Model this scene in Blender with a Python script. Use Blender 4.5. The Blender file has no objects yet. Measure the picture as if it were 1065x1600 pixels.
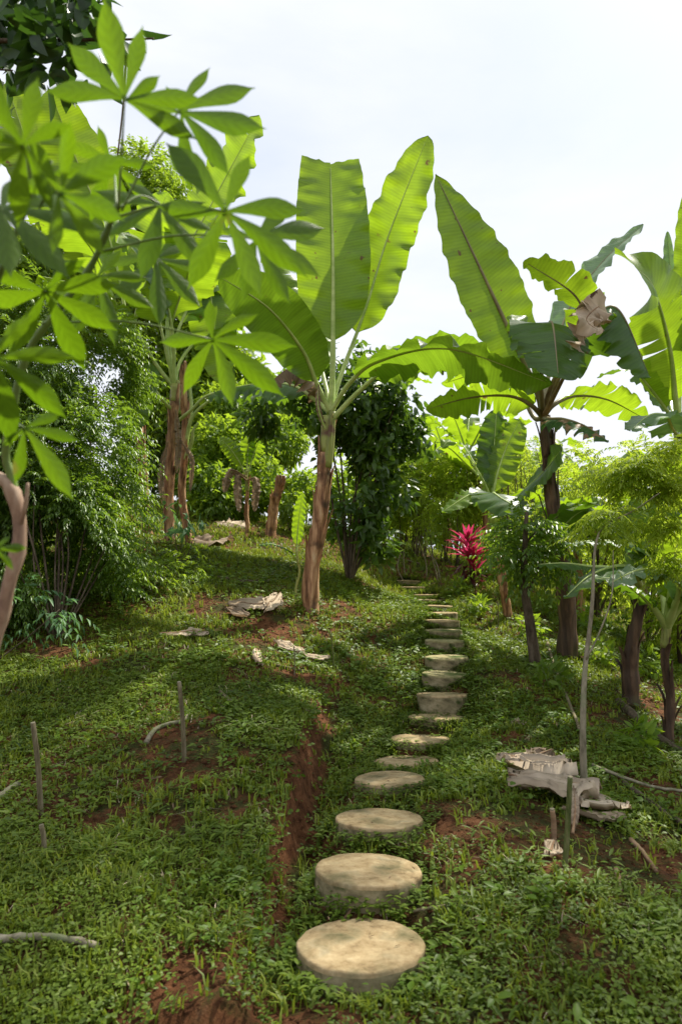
import bpy, math, random
import numpy as np
from mathutils import Vector, Matrix

S = bpy.context.scene
COL = S.collection
R = math.radians

# ------------------------------------------------------------------ camera, sky, sun, exposure
F_PX = 1000.0            # focal length in pixels of the 1065 x 1600 photograph
PITCH = R(9.65)
CAM_Z = 1.2
cam_d = bpy.data.cameras.new('camera')
cam = bpy.data.objects.new('camera', cam_d)
COL.objects.link(cam)
cam.location = (0, 0, CAM_Z)
cam.rotation_euler = (R(90) + PITCH, 0, 0)
cam_d.sensor_fit = 'VERTICAL'
cam_d.sensor_height = 36
cam_d.lens = 36 * F_PX / 1600
cam_d.clip_start = 0.05
cam_d.clip_end = 2000
cam_d.dof.use_dof = True
cam_d.dof.focus_distance = 4.5
cam_d.dof.aperture_fstop = 3.2
S.camera = cam

SUN_EL, SUN_AZ = 58.0, 52.0      # azimuth measured from +Y towards +X
w = bpy.data.worlds.new('World'); S.world = w
w.use_nodes = True
nt = w.node_tree; nd = nt.nodes; lk = nt.links
bg = nd['Background']
sky = nd.new('ShaderNodeTexSky'); sky.sky_type = 'NISHITA'; sky.sun_disc = False
sky.sun_elevation = R(SUN_EL); sky.sun_rotation = R(SUN_AZ)
tc = nd.new('ShaderNodeTexCoord'); mp = nd.new('ShaderNodeMapping')
mp.inputs['Scale'].default_value = (1.0, 1.0, 2.2)
nz = nd.new('ShaderNodeTexNoise'); nz.inputs['Scale'].default_value = 1.7
nz.inputs['Detail'].default_value = 7; nz.inputs['Roughness'].default_value = 0.52
nz.inputs['Distortion'].default_value = 0.3
rp = nd.new('ShaderNodeValToRGB')
rp.color_ramp.elements[0].position = 0.36; rp.color_ramp.elements[0].color = (0.66, 0.66, 0.66, 1)
rp.color_ramp.elements[1].position = 0.56; rp.color_ramp.elements[1].color = (1, 1, 1, 1)
mx = nd.new('ShaderNodeMix'); mx.data_type = 'RGBA'
mx.inputs['B'].default_value = (4.85, 5.0, 5.35, 1)
lk.new(tc.outputs['Generated'], mp.inputs['Vector']); lk.new(mp.outputs['Vector'], nz.inputs['Vector'])
lk.new(nz.outputs['Fac'], rp.inputs['Fac']); lk.new(rp.outputs['Color'], mx.inputs['Factor'])
lk.new(sky.outputs['Color'], mx.inputs['A']); lk.new(mx.outputs['Result'], bg.inputs['Color'])
bg.inputs['Strength'].default_value = 0.136

sd = bpy.data.lights.new('sun', 'SUN'); sd.energy = 5.0; sd.angle = R(1.2); sd.color = (1.0, 0.94, 0.82)
sun = bpy.data.objects.new('sun', sd); COL.objects.link(sun)
sv = Vector((math.sin(R(SUN_AZ)) * math.cos(R(SUN_EL)), math.cos(R(SUN_AZ)) * math.cos(R(SUN_EL)), math.sin(R(SUN_EL))))
sun.rotation_euler = sv.to_track_quat('Z', 'Y').to_euler()
sun.location = (20, 5, 30)

S.view_settings.view_transform = 'Standard'; S.view_settings.look = 'None'
S.view_settings.gamma = 1; S.view_settings.exposure = 0.6
S.render.engine = 'CYCLES'
S.cycles.max_bounces = 8; S.cycles.transparent_max_bounces = 4
S.cycles.diffuse_bounces = 4; S.cycles.transmission_bounces = 4

# ------------------------------------------------------------------ projection helpers (place things by where they stand)
CP, SP = math.cos(PITCH), math.sin(PITCH)
def ray(px, py):
    a = (px - 532.5) / F_PX; b = (800 - py) / F_PX
    return Vector((a, CP - b * SP, SP + b * CP))
def at(px, py, d):
    return Vector((0, 0, CAM_Z)) + ray(px, py) * d

# ------------------------------------------------------------------ numpy noise
def _hash(ix, iy, seed):
    n = (ix.astype(np.int64) * 374761393 + iy.astype(np.int64) * 668265263 + seed * 1442695041) & 0x7fffffff
    n = ((n ^ (n >> 13)) * 1274126177) & 0x7fffffff
    n = n ^ (n >> 16)
    return (n & 0xffffff) / float(0xffffff)
def vnoise(x, y, seed=0):
    x = np.asarray(x, float); y = np.asarray(y, float)
    ix = np.floor(x); iy = np.floor(y); fx = x - ix; fy = y - iy
    fx = fx * fx * (3 - 2 * fx); fy = fy * fy * (3 - 2 * fy)
    a = _hash(ix, iy, seed); b = _hash(ix + 1, iy, seed); c = _hash(ix, iy + 1, seed); d = _hash(ix + 1, iy + 1, seed)
    return (a * (1 - fx) + b * fx) * (1 - fy) + (c * (1 - fx) + d * fx) * fy
def fbm(x, y, seed=0, octv=4):
    s = 0; a = 0.5
    for k in range(octv):
        s = s + a * vnoise(x * 2 ** k, y * 2 ** k, seed + k); a *= 0.5
    return s - 0.47

# ------------------------------------------------------------------ materials
def new_mat(name):
    m = bpy.data.materials.new(name); m.use_nodes = True
    m.node_tree.nodes.clear()
    return m, m.node_tree.nodes, m.node_tree.links
def leaf_mat(name, dark, light, trans, tmix=0.45, rough=0.38, spec=0.5, noise_scale=6.0, spots=0.0, veins=False, spotcol=(0.16, 0.10, 0.03)):
    m, n, l = new_mat(name)
    out = n.new('ShaderNodeOutputMaterial')
    geo = n.new('ShaderNodeNewGeometry')
    tc = n.new('ShaderNodeTexCoord')
    no = n.new('ShaderNodeTexNoise'); no.inputs['Scale'].default_value = noise_scale; no.inputs['Detail'].default_value = 3
    l.new(tc.outputs['Object'], no.inputs['Vector'])
    ad = n.new('ShaderNodeMath'); ad.operation = 'MULTIPLY_ADD'
    l.new(geo.outputs['Random Per Island'], ad.inputs[0]); ad.inputs[1].default_value = 0.6
    ml = n.new('ShaderNodeMath'); ml.operation = 'MULTIPLY_ADD'; ml.inputs[1].default_value = 1.6; ml.inputs[2].default_value = -0.6
    l.new(no.outputs['Fac'], ml.inputs[0]); l.new(ml.outputs[0], ad.inputs[2])
    ad.use_clamp = True
    mc = n.new('ShaderNodeMix'); mc.data_type = 'RGBA'
    mc.inputs['A'].default_value = (*dark, 1); mc.inputs['B'].default_value = (*light, 1)
    l.new(ad.outputs[0], mc.inputs['Factor'])
    mt = n.new('ShaderNodeMix'); mt.data_type = 'RGBA'
    mt.inputs['A'].default_value = (trans[0] * 0.65, trans[1] * 0.72, trans[2] * 0.7, 1); mt.inputs['B'].default_value = (*trans, 1)
    l.new(ad.outputs[0], mt.inputs['Factor'])
    colr, colt = mc.outputs['Result'], mt.outputs['Result']
    bump_in = None
    if veins:
        uv = n.new('ShaderNodeUVMap')
        sp = n.new('ShaderNodeSeparateXYZ'); l.new(uv.outputs['UV'], sp.inputs[0])
        # fine parallel side veins
        w1 = n.new('ShaderNodeMath'); w1.operation = 'MULTIPLY'; w1.inputs[1].default_value = 420.0
        l.new(sp.outputs['Y'], w1.inputs[0])
        w2 = n.new('ShaderNodeMath'); w2.operation = 'SINE'; l.new(w1.outputs[0], w2.inputs[0])
        cb = n.new('ShaderNodeCombineXYZ'); l.new(sp.outputs['Y'], cb.inputs[1])
        xs = n.new('ShaderNodeMath'); xs.operation = 'MULTIPLY'; xs.inputs[1].default_value = 0.05
        l.new(sp.outputs['X'], xs.inputs[0]); l.new(xs.outputs[0], cb.inputs[0])
        vn = n.new('ShaderNodeTexNoise'); vn.inputs['Scale'].default_value = 34; vn.inputs['Detail'].default_value = 5
        vn.inputs['Roughness'].default_value = 0.75
        l.new(cb.outputs[0], vn.inputs['Vector'])
        st = n.new('ShaderNodeMath'); st.operation = 'MULTIPLY_ADD'; st.inputs[1].default_value = 0.10
        l.new(w2.outputs[0], st.inputs[0]); l.new(vn.outputs['Fac'], st.inputs[2])
        mr = n.new('ShaderNodeMapRange'); mr.inputs['From Min'].default_value = 0.25; mr.inputs['From Max'].default_value = 0.75
        mr.inputs['To Min'].default_value = 0.80; mr.inputs['To Max'].default_value = 1.12
        l.new(st.outputs[0], mr.inputs['Value'])
        for which in (0, 1):
            v = n.new('ShaderNodeVectorMath'); v.operation = 'SCALE'
            l.new(colr if which == 0 else colt, v.inputs[0]); l.new(mr.outputs[0], v.inputs['Scale'])
            if which == 0: colr = v.outputs[0]
            else: colt = v.outputs[0]
        bump_in = st.outputs[0]
    if spots > 0:
        sn = n.new('ShaderNodeTexNoise'); sn.inputs['Scale'].default_value = 9 if veins else 4; sn.inputs['Detail'].default_value = 6
        l.new(tc.outputs['Object'], sn.inputs['Vector'])
        sr = n.new('ShaderNodeValToRGB'); sr.color_ramp.elements[0].position = 0.72 - spots * 0.2; sr.color_ramp.elements[1].position = 0.76 - spots * 0.2
        l.new(sn.outputs['Fac'], sr.inputs['Fac'])
        for which in (0, 1):
            mm = n.new('ShaderNodeMix'); mm.data_type = 'RGBA'; mm.inputs['B'].default_value = (*spotcol, 1)
            l.new(sr.outputs['Color'], mm.inputs['Factor']); l.new(colr if which == 0 else colt, mm.inputs['A'])
            if which == 0: colr = mm.outputs['Result']
            else: colt = mm.outputs['Result']
    pb = n.new('ShaderNodeBsdfPrincipled'); pb.inputs['Roughness'].default_value = rough
    pb.inputs['Specular IOR Level'].default_value = spec
    l.new(colr, pb.inputs['Base Color'])
    tr = n.new('ShaderNodeBsdfTranslucent'); l.new(colt, tr.inputs['Color'])
    if bump_in is not None:
        bp = n.new('ShaderNodeBump'); bp.inputs['Strength'].default_value = 0.35; bp.inputs['Distance'].default_value = 0.004
        l.new(bump_in, bp.inputs['Height']); l.new(bp.outputs[0], pb.inputs['Normal'])
    ms = n.new('ShaderNodeMixShader'); ms.inputs[0].default_value = tmix
    l.new(pb.outputs[0], ms.inputs[1]); l.new(tr.outputs[0], ms.inputs[2]); l.new(ms.outputs[0], out.inputs[0])
    return m
def rough_mat(name, cols, scale=(6, 6, 6), detail=6, rough=0.85, bump=0.6, dist=0.01, spec=0.2, coord='Object', second=None, pos=(0.3, 0.7)):
    """colour ramp over stretched noise, bumped; `second` = (colour, scale, lo, hi) overlays blotches"""
    m, n, l = new_mat(name)
    out = n.new('ShaderNodeOutputMaterial'); pb = n.new('ShaderNodeBsdfPrincipled')
    tc = n.new('ShaderNodeTexCoord'); mp = n.new('ShaderNodeMapping'); mp.inputs['Scale'].default_value = scale
    l.new(tc.outputs[coord], mp.inputs['Vector'])
    no = n.new('ShaderNodeTexNoise'); no.inputs['Scale'].default_value = 1; no.inputs['Detail'].default_value = detail
    no.inputs['Roughness'].default_value = 0.65
    l.new(mp.outputs[0], no.inputs['Vector'])
    rp = n.new('ShaderNodeValToRGB'); cr = rp.color_ramp
    k = len(cols)
    while len(cr.elements) < k: cr.elements.new(0.5)
    for i, c in enumerate(cols):
        cr.elements[i].position = pos[0] + (pos[1] - pos[0]) * i / max(1, k - 1); cr.elements[i].color = (*c, 1)
    l.new(no.outputs['Fac'], rp.inputs['Fac'])
    col = rp.outputs['Color']
    if second:
        c2, sc2, lo, hi = second
        n2 = n.new('ShaderNodeTexNoise'); n2.inputs['Scale'].default_value = sc2; n2.inputs['Detail'].default_value = 5
        l.new(tc.outputs[coord], n2.inputs['Vector'])
        r2 = n.new('ShaderNodeMapRange'); r2.inputs['From Min'].default_value = lo; r2.inputs['From Max'].default_value = hi
        l.new(n2.outputs['Fac'], r2.inputs['Value'])
        mm = n.new('ShaderNodeMix'); mm.data_type = 'RGBA'; mm.inputs['B'].default_value = (*c2, 1)
        l.new(r2.outputs[0], mm.inputs['Factor']); l.new(col, mm.inputs['A']); col = mm.outputs['Result']
    l.new(col, pb.inputs['Base Color'])
    pb.inputs['Roughness'].default_value = rough; pb.inputs['Specular IOR Level'].default_value = spec
    bp = n.new('ShaderNodeBump'); bp.inputs['Strength'].default_value = bump; bp.inputs['Distance'].default_value = dist
    l.new(no.outputs['Fac'], bp.inputs['Height']); l.new(bp.outputs[0], pb.inputs['Normal'])
    l.new(pb.outputs[0], out.inputs[0])
    return m

M = {}
M['banana'] = leaf_mat('banana_leaf', (0.09, 0.17, 0.010), (0.16, 0.27, 0.016), (0.42, 0.62, 0.02), 0.50, 0.36, 0.55, 2.0, 0.22, True)
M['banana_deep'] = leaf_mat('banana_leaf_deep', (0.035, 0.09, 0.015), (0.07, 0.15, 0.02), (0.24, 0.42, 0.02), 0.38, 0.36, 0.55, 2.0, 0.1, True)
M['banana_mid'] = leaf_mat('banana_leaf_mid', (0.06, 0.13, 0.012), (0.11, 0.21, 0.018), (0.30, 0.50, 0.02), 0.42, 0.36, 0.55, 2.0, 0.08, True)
M['banana_pale'] = leaf_mat('banana_leaf_waxy', (0.16, 0.26, 0.14), (0.24, 0.36, 0.20), (0.30, 0.50, 0.12), 0.35, 0.42, 0.6, 2.0, 0.05, True)
M['banana_burnt'] = leaf_mat('banana_leaf_scorched', (0.03, 0.08, 0.02), (0.06, 0.15, 0.03), (0.12, 0.25, 0.03), 0.3, 0.45, 0.4, 2.0, 0.85, True, (0.36, 0.22, 0.12))
M['banana_dry'] = leaf_mat('banana_leaf_dead', (0.17, 0.12, 0.075), (0.42, 0.33, 0.24), (0.35, 0.22, 0.12), 0.25, 0.75, 0.2, 3.0, 0.2, True, (0.09, 0.06, 0.04))
M['litter'] = leaf_mat('dry_leaf_litter', (0.30, 0.22, 0.14), (0.74, 0.62, 0.46), (0.35, 0.24, 0.14), 0.15, 0.8, 0.15, 5.0, 0.25, True, (0.09, 0.055, 0.035))
M['litter_brown'] = leaf_mat('brown_litter', (0.07, 0.04, 0.022), (0.34, 0.24, 0.15), (0.2, 0.12, 0.06), 0.15, 0.85, 0.15, 5.0)
M['midrib'] = rough_mat('banana_midrib', [(0.30, 0.42, 0.09), (0.55, 0.64, 0.24)], (2, 2, 8), 3, 0.45, 0.15, 0.002, 0.5)
M['midrib_purple'] = rough_mat('banana_midrib_purple', [(0.14, 0.10, 0.06), (0.30, 0.26, 0.12)], (2, 2, 8), 3, 0.45, 0.15, 0.002, 0.5)
M['dry_rib'] = rough_mat('dry_rib', [(0.16, 0.09, 0.05), (0.4, 0.27, 0.16)], (5, 5, 20), 4, 0.8, 0.4, 0.004)
M['stem_brown'] = rough_mat('banana_stem_brown', [(0.03, 0.017, 0.010), (0.22, 0.10, 0.045), (0.52, 0.29, 0.15), (0.66, 0.47, 0.28)], (16, 16, 1.6), 9, 0.62, 0.8, 0.012, 0.35, second=((0.05, 0.03, 0.02), 5.0, 0.56, 0.72))
M['stem_dark'] = rough_mat('banana_stem_dark', [(0.022, 0.015, 0.010), (0.085, 0.05, 0.03), (0.21, 0.125, 0.07)], (16, 16, 1.6), 9, 0.6, 0.8, 0.012, 0.35, second=((0.09, 0.08, 0.03), 4.0, 0.55, 0.75))
M['sheath'] = rough_mat('banana_sheath_green', [(0.10, 0.12, 0.03), (0.30, 0.33, 0.08), (0.42, 0.42, 0.14)], (9, 9, 1.5), 5, 0.5, 0.3, 0.004, 0.45, second=((0.13, 0.06, 0.035), 6.0, 0.5, 0.66))
M['bark_pale'] = rough_mat('bark_pale', [(0.11, 0.095, 0.06), (0.25, 0.22, 0.15), (0.36, 0.32, 0.23)], (30, 30, 9), 8, 0.8, 0.6, 0.004, 0.2, second=((0.16, 0.18, 0.09), 7.0, 0.5, 0.7))
M['bark_dark'] = rough_mat('bark_dark', [(0.03, 0.022, 0.015), (0.10, 0.075, 0.05), (0.18, 0.14, 0.10)], (24, 24, 7), 8, 0.85, 0.7, 0.006, 0.2)
M['cassava_bark'] = rough_mat('cassava_bark', [(0.14, 0.085, 0.06), (0.32, 0.21, 0.14), (0.44, 0.33, 0.24)], (30, 30, 8), 7, 0.7, 0.5, 0.003, 0.3)
M['stake'] = rough_mat('stake_wood', [(0.06, 0.05, 0.028), (0.17, 0.14, 0.08), (0.28, 0.24, 0.16)], (60, 60, 8), 6, 0.85, 0.5, 0.003, 0.2)
M['stake_mossy'] = rough_mat('stake_mossy', [(0.04, 0.05, 0.015), (0.11, 0.13, 0.04), (0.20, 0.18, 0.09)], (40, 40, 10), 6, 0.9, 0.5, 0.003, 0.2)
M['green_stem'] = rough_mat('green_stem', [(0.08, 0.14, 0.03), (0.18, 0.26, 0.06)], (20, 20, 8), 4, 0.5, 0.3, 0.002, 0.4)
M['cassava'] = leaf_mat('cassava_leaf', (0.05, 0.11, 0.008), (0.09, 0.17, 0.012), (0.21, 0.37, 0.007), 0.50, 0.42, 0.45, 3.0, 0.12, True, (0.20, 0.20, 0.03))
M['fern'] = leaf_mat('fern_shrub_leaf', (0.06, 0.12, 0.016), (0.13, 0.23, 0.026), (0.34, 0.52, 0.03), 0.38, 0.38, 0.5, 1.0)
M['glossy_dark'] = leaf_mat('dark_glossy_leaf', (0.03, 0.075, 0.013), (0.09, 0.16, 0.024), (0.22, 0.38, 0.025), 0.34, 0.33, 0.5, 1.5)
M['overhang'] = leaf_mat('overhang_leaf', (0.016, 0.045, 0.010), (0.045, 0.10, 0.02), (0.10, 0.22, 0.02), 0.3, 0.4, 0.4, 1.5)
M['lime'] = leaf_mat('lime_leaf', (0.14, 0.22, 0.018), (0.26, 0.36, 0.03), (0.70, 0.84, 0.06), 0.52, 0.5, 0.3, 1.0)
M['mid_green'] = leaf_mat('mid_green_leaf', (0.07, 0.14, 0.013), (0.16, 0.26, 0.024), (0.48, 0.66, 0.035), 0.46, 0.45, 0.4, 1.0)
M['blue_green'] = leaf_mat('blue_green_leaf', (0.07, 0.16, 0.06), (0.14, 0.27, 0.12), (0.2, 0.4, 0.1), 0.35, 0.5, 0.4, 1.0)
M['weed'] = leaf_mat('weed_leaf', (0.032, 0.066, 0.006), (0.165, 0.240, 0.020), (0.22, 0.34, 0.02), 0.30, 0.5, 0.35, 1.2)
M['weed_bright'] = leaf_mat('weed_bright_leaf', (0.065, 0.13, 0.012), (0.14, 0.22, 0.025), (0.3, 0.46, 0.03), 0.33, 0.5, 0.35, 1.2)
M['grass'] = leaf_mat('grass_blade', (0.08, 0.13, 0.012), (0.25, 0.30, 0.032), (0.42, 0.52, 0.04), 0.3, 0.5, 0.3, 0.9)
M['red_leaf'] = leaf_mat('red_leaf', (0.14, 0.010, 0.03), (0.62, 0.04, 0.16), (0.85, 0.06, 0.2), 0.4, 0.35, 0.5, 7.0)
M['red_leaf_dark'] = leaf_mat('red_leaf_old', (0.03, 0.02, 0.012), (0.13, 0.02, 0.03), (0.2, 0.03, 0.04), 0.35, 0.4, 0.5, 7.0)

# ------------------------------------------------------------------ object helpers
def link(name, me, mat=None, parent=None):
    o = bpy.data.objects.new(name, me); COL.objects.link(o)
    if mat is not None: me.materials.append(mat)
    if parent is not None: o.parent = parent
    return o
def mesh_obj(name, V, Fc, mat, parent=None, uv=None, smooth=True):
    me = bpy.data.meshes.new(name)
    V = np.asarray(V, float).reshape(-1, 3)
    if parent is not None:
        p = parent
        off = Vector((0, 0, 0))
        while p is not None: off += p.location; p = p.parent
        V = V - np.array(off)
    me.from_pydata(V.tolist(), [], [tuple(int(i) for i in f) for f in Fc]); me.update()
    if uv is not None:
        ul = me.uv_layers.new(name='UVMap')
        li = np.zeros(len(me.loops), np.int32); me.loops.foreach_get('vertex_index', li)
        ul.data.foreach_set('uv', np.asarray(uv, np.float32)[li].ravel())
    if smooth: me.polygons.foreach_set('use_smooth', np.ones(len(me.polygons), bool))
    return link(name, me, mat, parent)
def np_mesh(name, V, Q, T, mat, parent=None, smooth=False, centre=None):
    """V (n,3) float, Q (q,4) int, T (t,3) int arrays in world space"""
    me = bpy.data.meshes.new(name)
    V = np.asarray(V, np.float64)
    if parent is not None: V = V - np.array(parent.location)
    if centre is not None: V = V - np.array(centre)
    nq, ntt = len(Q), len(T)
    me.vertices.add(len(V)); me.vertices.foreach_set('co', V.astype(np.float32).ravel())
    me.loops.add(nq * 4 + ntt * 3)
    li = np.concatenate([np.asarray(Q, np.int32).ravel(), np.asarray(T, np.int32).ravel()])
    me.loops.foreach_set('vertex_index', li)
    me.polygons.add(nq + ntt)
    st = np.concatenate([np.arange(nq) * 4, nq * 4 + np.arange(ntt) * 3]).astype(np.int32)
    me.polygons.foreach_set('loop_start', st)
    if smooth: me.polygons.foreach_set('use_smooth', np.ones(nq + ntt, bool))
    me.update(calc_edges=True); me.validate()
    return link(name, me, mat, parent)
def tag(o, label=None, cat=None, group=None, kind=None):
    if label: o['label'] = label
    if cat: o['category'] = cat
    if group: o['group'] = group
    if kind: o['kind'] = kind
    return o
def thing(name, loc, label, cat, group=None):
    o = bpy.data.objects.new(name, None); COL.objects.link(o); o.location = loc; o.empty_display_size = 0.1
    return tag(o, label, cat, group)

def unit(v):
    v = np.asarray(v, float); return v / (np.linalg.norm(v, axis=-1, keepdims=True) + 1e-9)
def catmull(P, n):
    P = [np.array(p, float) for p in P]
    if len(P) == 2: P = [P[0], (P[0] + P[1]) / 2, P[1]]
    Q = [2 * P[0] - P[1]] + P + [2 * P[-1] - P[-2]]
    seg = len(P) - 1; out = []
    ts = np.linspace(0, seg, n)
    for t in ts:
        i = min(int(t), seg - 1); u = t - i
        a, b, c, d = Q[i], Q[i + 1], Q[i + 2], Q[i + 3]
        out.append(0.5 * ((2 * b) + (-a + c) * u + (2 * a - 5 * b + 4 * c - d) * u * u + (-a + 3 * b - 3 * c + d) * u ** 3))
    out = np.array(out)
    # even spacing
    L = np.concatenate([[0], np.cumsum(np.linalg.norm(np.diff(out, axis=0), axis=1))])
    s = np.linspace(0, L[-1], n)
    return np.stack([np.interp(s, L, out[:, k]) for k in range(3)], 1)
def tube(path, radii, sides=10, rng=None, lump=0.0, flat=1.0, cap=True):
    P = np.asarray(path, float); n = len(P)
    T = unit(np.gradient(P, axis=0)); V = []; Fc = []
    ref = np.array([1.0, 0, 0]) if abs(T[0][0]) < 0.8 else np.array([0, 1.0, 0])
    radii = np.broadcast_to(radii, (n,))
    lumps = (rng.random(sides) - 0.5) if rng is not None else np.zeros(sides)
    for i in range(n):
        a = unit(ref - T[i] * np.dot(ref, T[i])); b = np.cross(T[i], a); ref = a
        for k in range(sides):
            th = 2 * math.pi * k / sides
            r = radii[i] * (1 + lump * lumps[k] + (lump * 0.6 * (rng.random() - 0.5) if rng is not None else 0))
            V.append(P[i] + a * math.cos(th) * r + b * math.sin(th) * r * flat)
    for i in range(n - 1):
        for k in range(sides):
            k2 = (k + 1) % sides
            Fc.append((i * sides + k, i * sides + k2, (i + 1) * sides + k2, (i + 1) * sides + k))
    if cap:
        Fc.append(tuple(range(sides))[::-1]); Fc.append(tuple((n - 1) * sides + k for k in range(sides)))
    return V, Fc
class MB:
    def __init__(s): s.V = []; s.F = []
    def add(s, vf):
        o = len(s.V); s.V.extend([tuple(v) for v in vf[0]]); s.F.extend([tuple(i + o for i in f) for f in vf[1]]); return s
    def build(s, name, mat, parent=None, smooth=True): return mesh_obj(name, s.V, s.F, mat, parent, None, smooth)

# leaf clouds ------------------------------------------------------
def leaf_arrays(P, D, N, L, W, detail=0, droop=0.25, fold=0.25, widest=0.45):
    P = np.asarray(P, float); n = len(P)
    D = unit(D); S_ = unit(np.cross(D, N)); N = np.cross(S_, D)
    L = np.broadcast_to(L, (n,))[:, None]; W = np.broadcast_to(W, (n,))[:, None] * 0.5
    if detail == 0:
        V = np.stack([P, P + D * L * widest + S_ * W + N * W * fold, P + D * L - N * L * droop, P + D * L * widest - S_ * W + N * W * fold], 1)
        b = (np.arange(n) * 4)[:, None]
        T = np.concatenate([b + np.array([0, 1, 2]), b + np.array([0, 2, 3])])
        return V.reshape(-1, 3), np.zeros((0, 4), int), T
    def st(t, w):
        c = P + D * L * t - N * L * droop * t * t
        return [c + S_ * W * w + N * W * w * fold, c, c - S_ * W * w + N * W * w * fold]
    a = st(widest * 0.5, 0.78); b_ = st(widest + 0.05, 1.0); c_ = st(0.78, 0.6)
    V = np.stack([P] + a + b_ + c_ + [P + D * L - N * L * droop], 1)
    b = (np.arange(n) * 11)[:, None]
    Q = np.concatenate([b + np.array(q) for q in ([1, 4, 5, 2], [2, 5, 6, 3], [4, 7, 8, 5], [5, 8, 9, 6])])
    T = np.concatenate([b + np.array(t) for t in ([0, 1, 2], [0, 2, 3], [7, 10, 8], [8, 10, 9])])
    return V.reshape(-1, 3), Q, T
def leaf_cloud(name, P, D, N, L, W, mat, parent=None, detail=0, droop=0.25, fold=0.25, widest=0.45, extra=None, centre=None):
    V, Q, T = leaf_arrays(P, D, N, L, W, detail, droop, fold, widest)
    if extra is not None:
        V2, Q2, T2 = extra
        Q = np.concatenate([Q, Q2 + len(V)]) if len(Q2) else Q
        T = np.concatenate([T, T2 + len(V)]) if len(T2) else T
        V = np.concatenate([V, V2])
    return np_mesh(name, V, Q, T, mat, parent, smooth=False, centre=centre)
def rand_dirs(rng, n, up=0.0, flat=1.0):
    v = rng.normal(size=(n, 3)); v[:, 2] = v[:, 2] * flat + up
    return unit(v)
def fronds(rng, C, D, Lf, pairs, leafL, leafW, droop=0.35, spread=1.1, jitter=0.15):
    """pinnate fronds: every rachis bends down; returns leaf placement arrays"""
    n = len(C); C = np.asarray(C); D = unit(D)
    Lf = np.broadcast_to(Lf, (n,))
    Up = np.array([0, 0, 1.0]); S_ = unit(np.cross(D, Up) + 1e-6)
    Nn = unit(np.cross(S_, D))
    Ps, Ds, Ns, Ls = [], [], [], []
    for k in range(pairs):
        t = (k + 0.6) / pairs
        c = C + D * (Lf * t)[:, None] - Up * (Lf * droop * t * t)[:, None]
        fd = unit(D - Up * (2 * droop * t))
        for s in (-1, 1):
            d = fd * math.cos(spread * (1 - 0.45 * t)) + S_ * s * math.sin(spread * (1 - 0.45 * t)) - Up * 0.25
            d = d + rng.normal(size=(n, 3)) * jitter
            Ps.append(c); Ds.append(d); Ns.append(Nn + rng.normal(size=(n, 3)) * 0.2)
            sz = (0.55 + 0.45 * math.sin(math.pi * min(1, t * 0.9 + 0.15)))
            Ls.append(np.full(n, leafL * sz))
    c = C + D * Lf[:, None] - Up * (Lf * droop)[:, None]
    Ps.append(c); Ds.append(unit(D - Up * 2 * droop)); Ns.append(Nn); Ls.append(np.full(n, leafL * 0.9))
    L = np.concatenate(Ls) * rng.uniform(0.8, 1.2, (2 * pairs + 1) * n)
    return np.concatenate(Ps), np.concatenate(Ds), np.concatenate(Ns), L, L * leafW / leafL
# ------------------------------------------------------------------ terrain
STONES = [  # px, py of the top's centre, apparent width
 (563,1472,198),(575,1356,163),(592,1277,136),(608,1215,115),(635,1188,101),(655,1153,92),(680,1119,84.5),(691,1084,79),
 (694,1052,73),(697,1026,68),(694,1000,62),(692,984,58),(690,969,54.5),(688,957,51),(683,946,47.5),(673,937,44.5),(667,929,42),(644,917,39.5),(638,907,37.5)]
STONE_D = 0.40
stone_pos = []
for px, py, wd in STONES:
    stone_pos.append(at(px, py, STONE_D * 1000 / wd))
edge_pts = [at(385,1600,1.7), at(420,1420,2.25), at(452,1290,2.9), at(488,1165,3.9), at(508,1090,4.8), at(545,1010,6.3)]
edge_y = np.array([p.y for p in edge_pts]); edge_x = np.array([p.x for p in edge_pts])
edge_h = np.array([0.12, 0.17, 0.25, 0.30, 0.15, 0.0])
def step(x, y):
    ex = np.interp(y, edge_y, edge_x) + 0.12 * (fbm(y * 2.3, y * 0 + 3.3, 5, 3)) + 0.05 * fbm(x * 9, y * 9, 8, 2)
    h = np.interp(y, edge_y, edge_h, left=0.0, right=0.0)
    return h * (1 / (1 + np.exp(-(ex - x) / 0.022)))
ctrl = [(0,1600,1.75),(250,1600,1.7),(0,1480,2.0),(0,1340,2.5),(70,1335,2.6),(200,1400,2.2),(280,1195,3.4),(0,1160,3.8),(150,1100,4.4),(0,1000,5.6),(250,1000,5.6),(350,1230,3.1),
 (380,1400,2.35),(430,1080,4.7),(487,950,7.0),(400,975,6.4),(420,1010,5.9),(262,848,9.0),(340,835,10.5),(425,832,11),(150,935,6.8),(560,905,9.2),(545,940,7.8),(600,868,12),(500,870,11),
 (575,1010,6.5),(590,950,8.0),(735,912,9.5),(760,885,12),(795,962,8),(885,1022,6.8),(830,1035,6.0),(982,1098,5.3),(1045,1158,4.6),(912,1238,3.4),(1065,1290,3.0),
 (1065,1600,1.65),(800,1600,1.68),(850,1350,2.45),(850,1130,4.3),(760,1180,3.9),(740,1060,5.3),(1065,1040,7.5),(960,985,9),(1065,960,13),(850,905,14),(700,868,13),(740,990,7.6),
 (450,1600,1.72),(640,1600,1.7),(700,1300,2.7)]
cp = [at(*c) for c in ctrl]
cp += [p - Vector((0, 0, 0.075 if i < 3 else 0.05)) for i, p in enumerate(stone_pos)]
wz = lambda x, y, z: Vector((x, y, CAM_Z + z))
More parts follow.
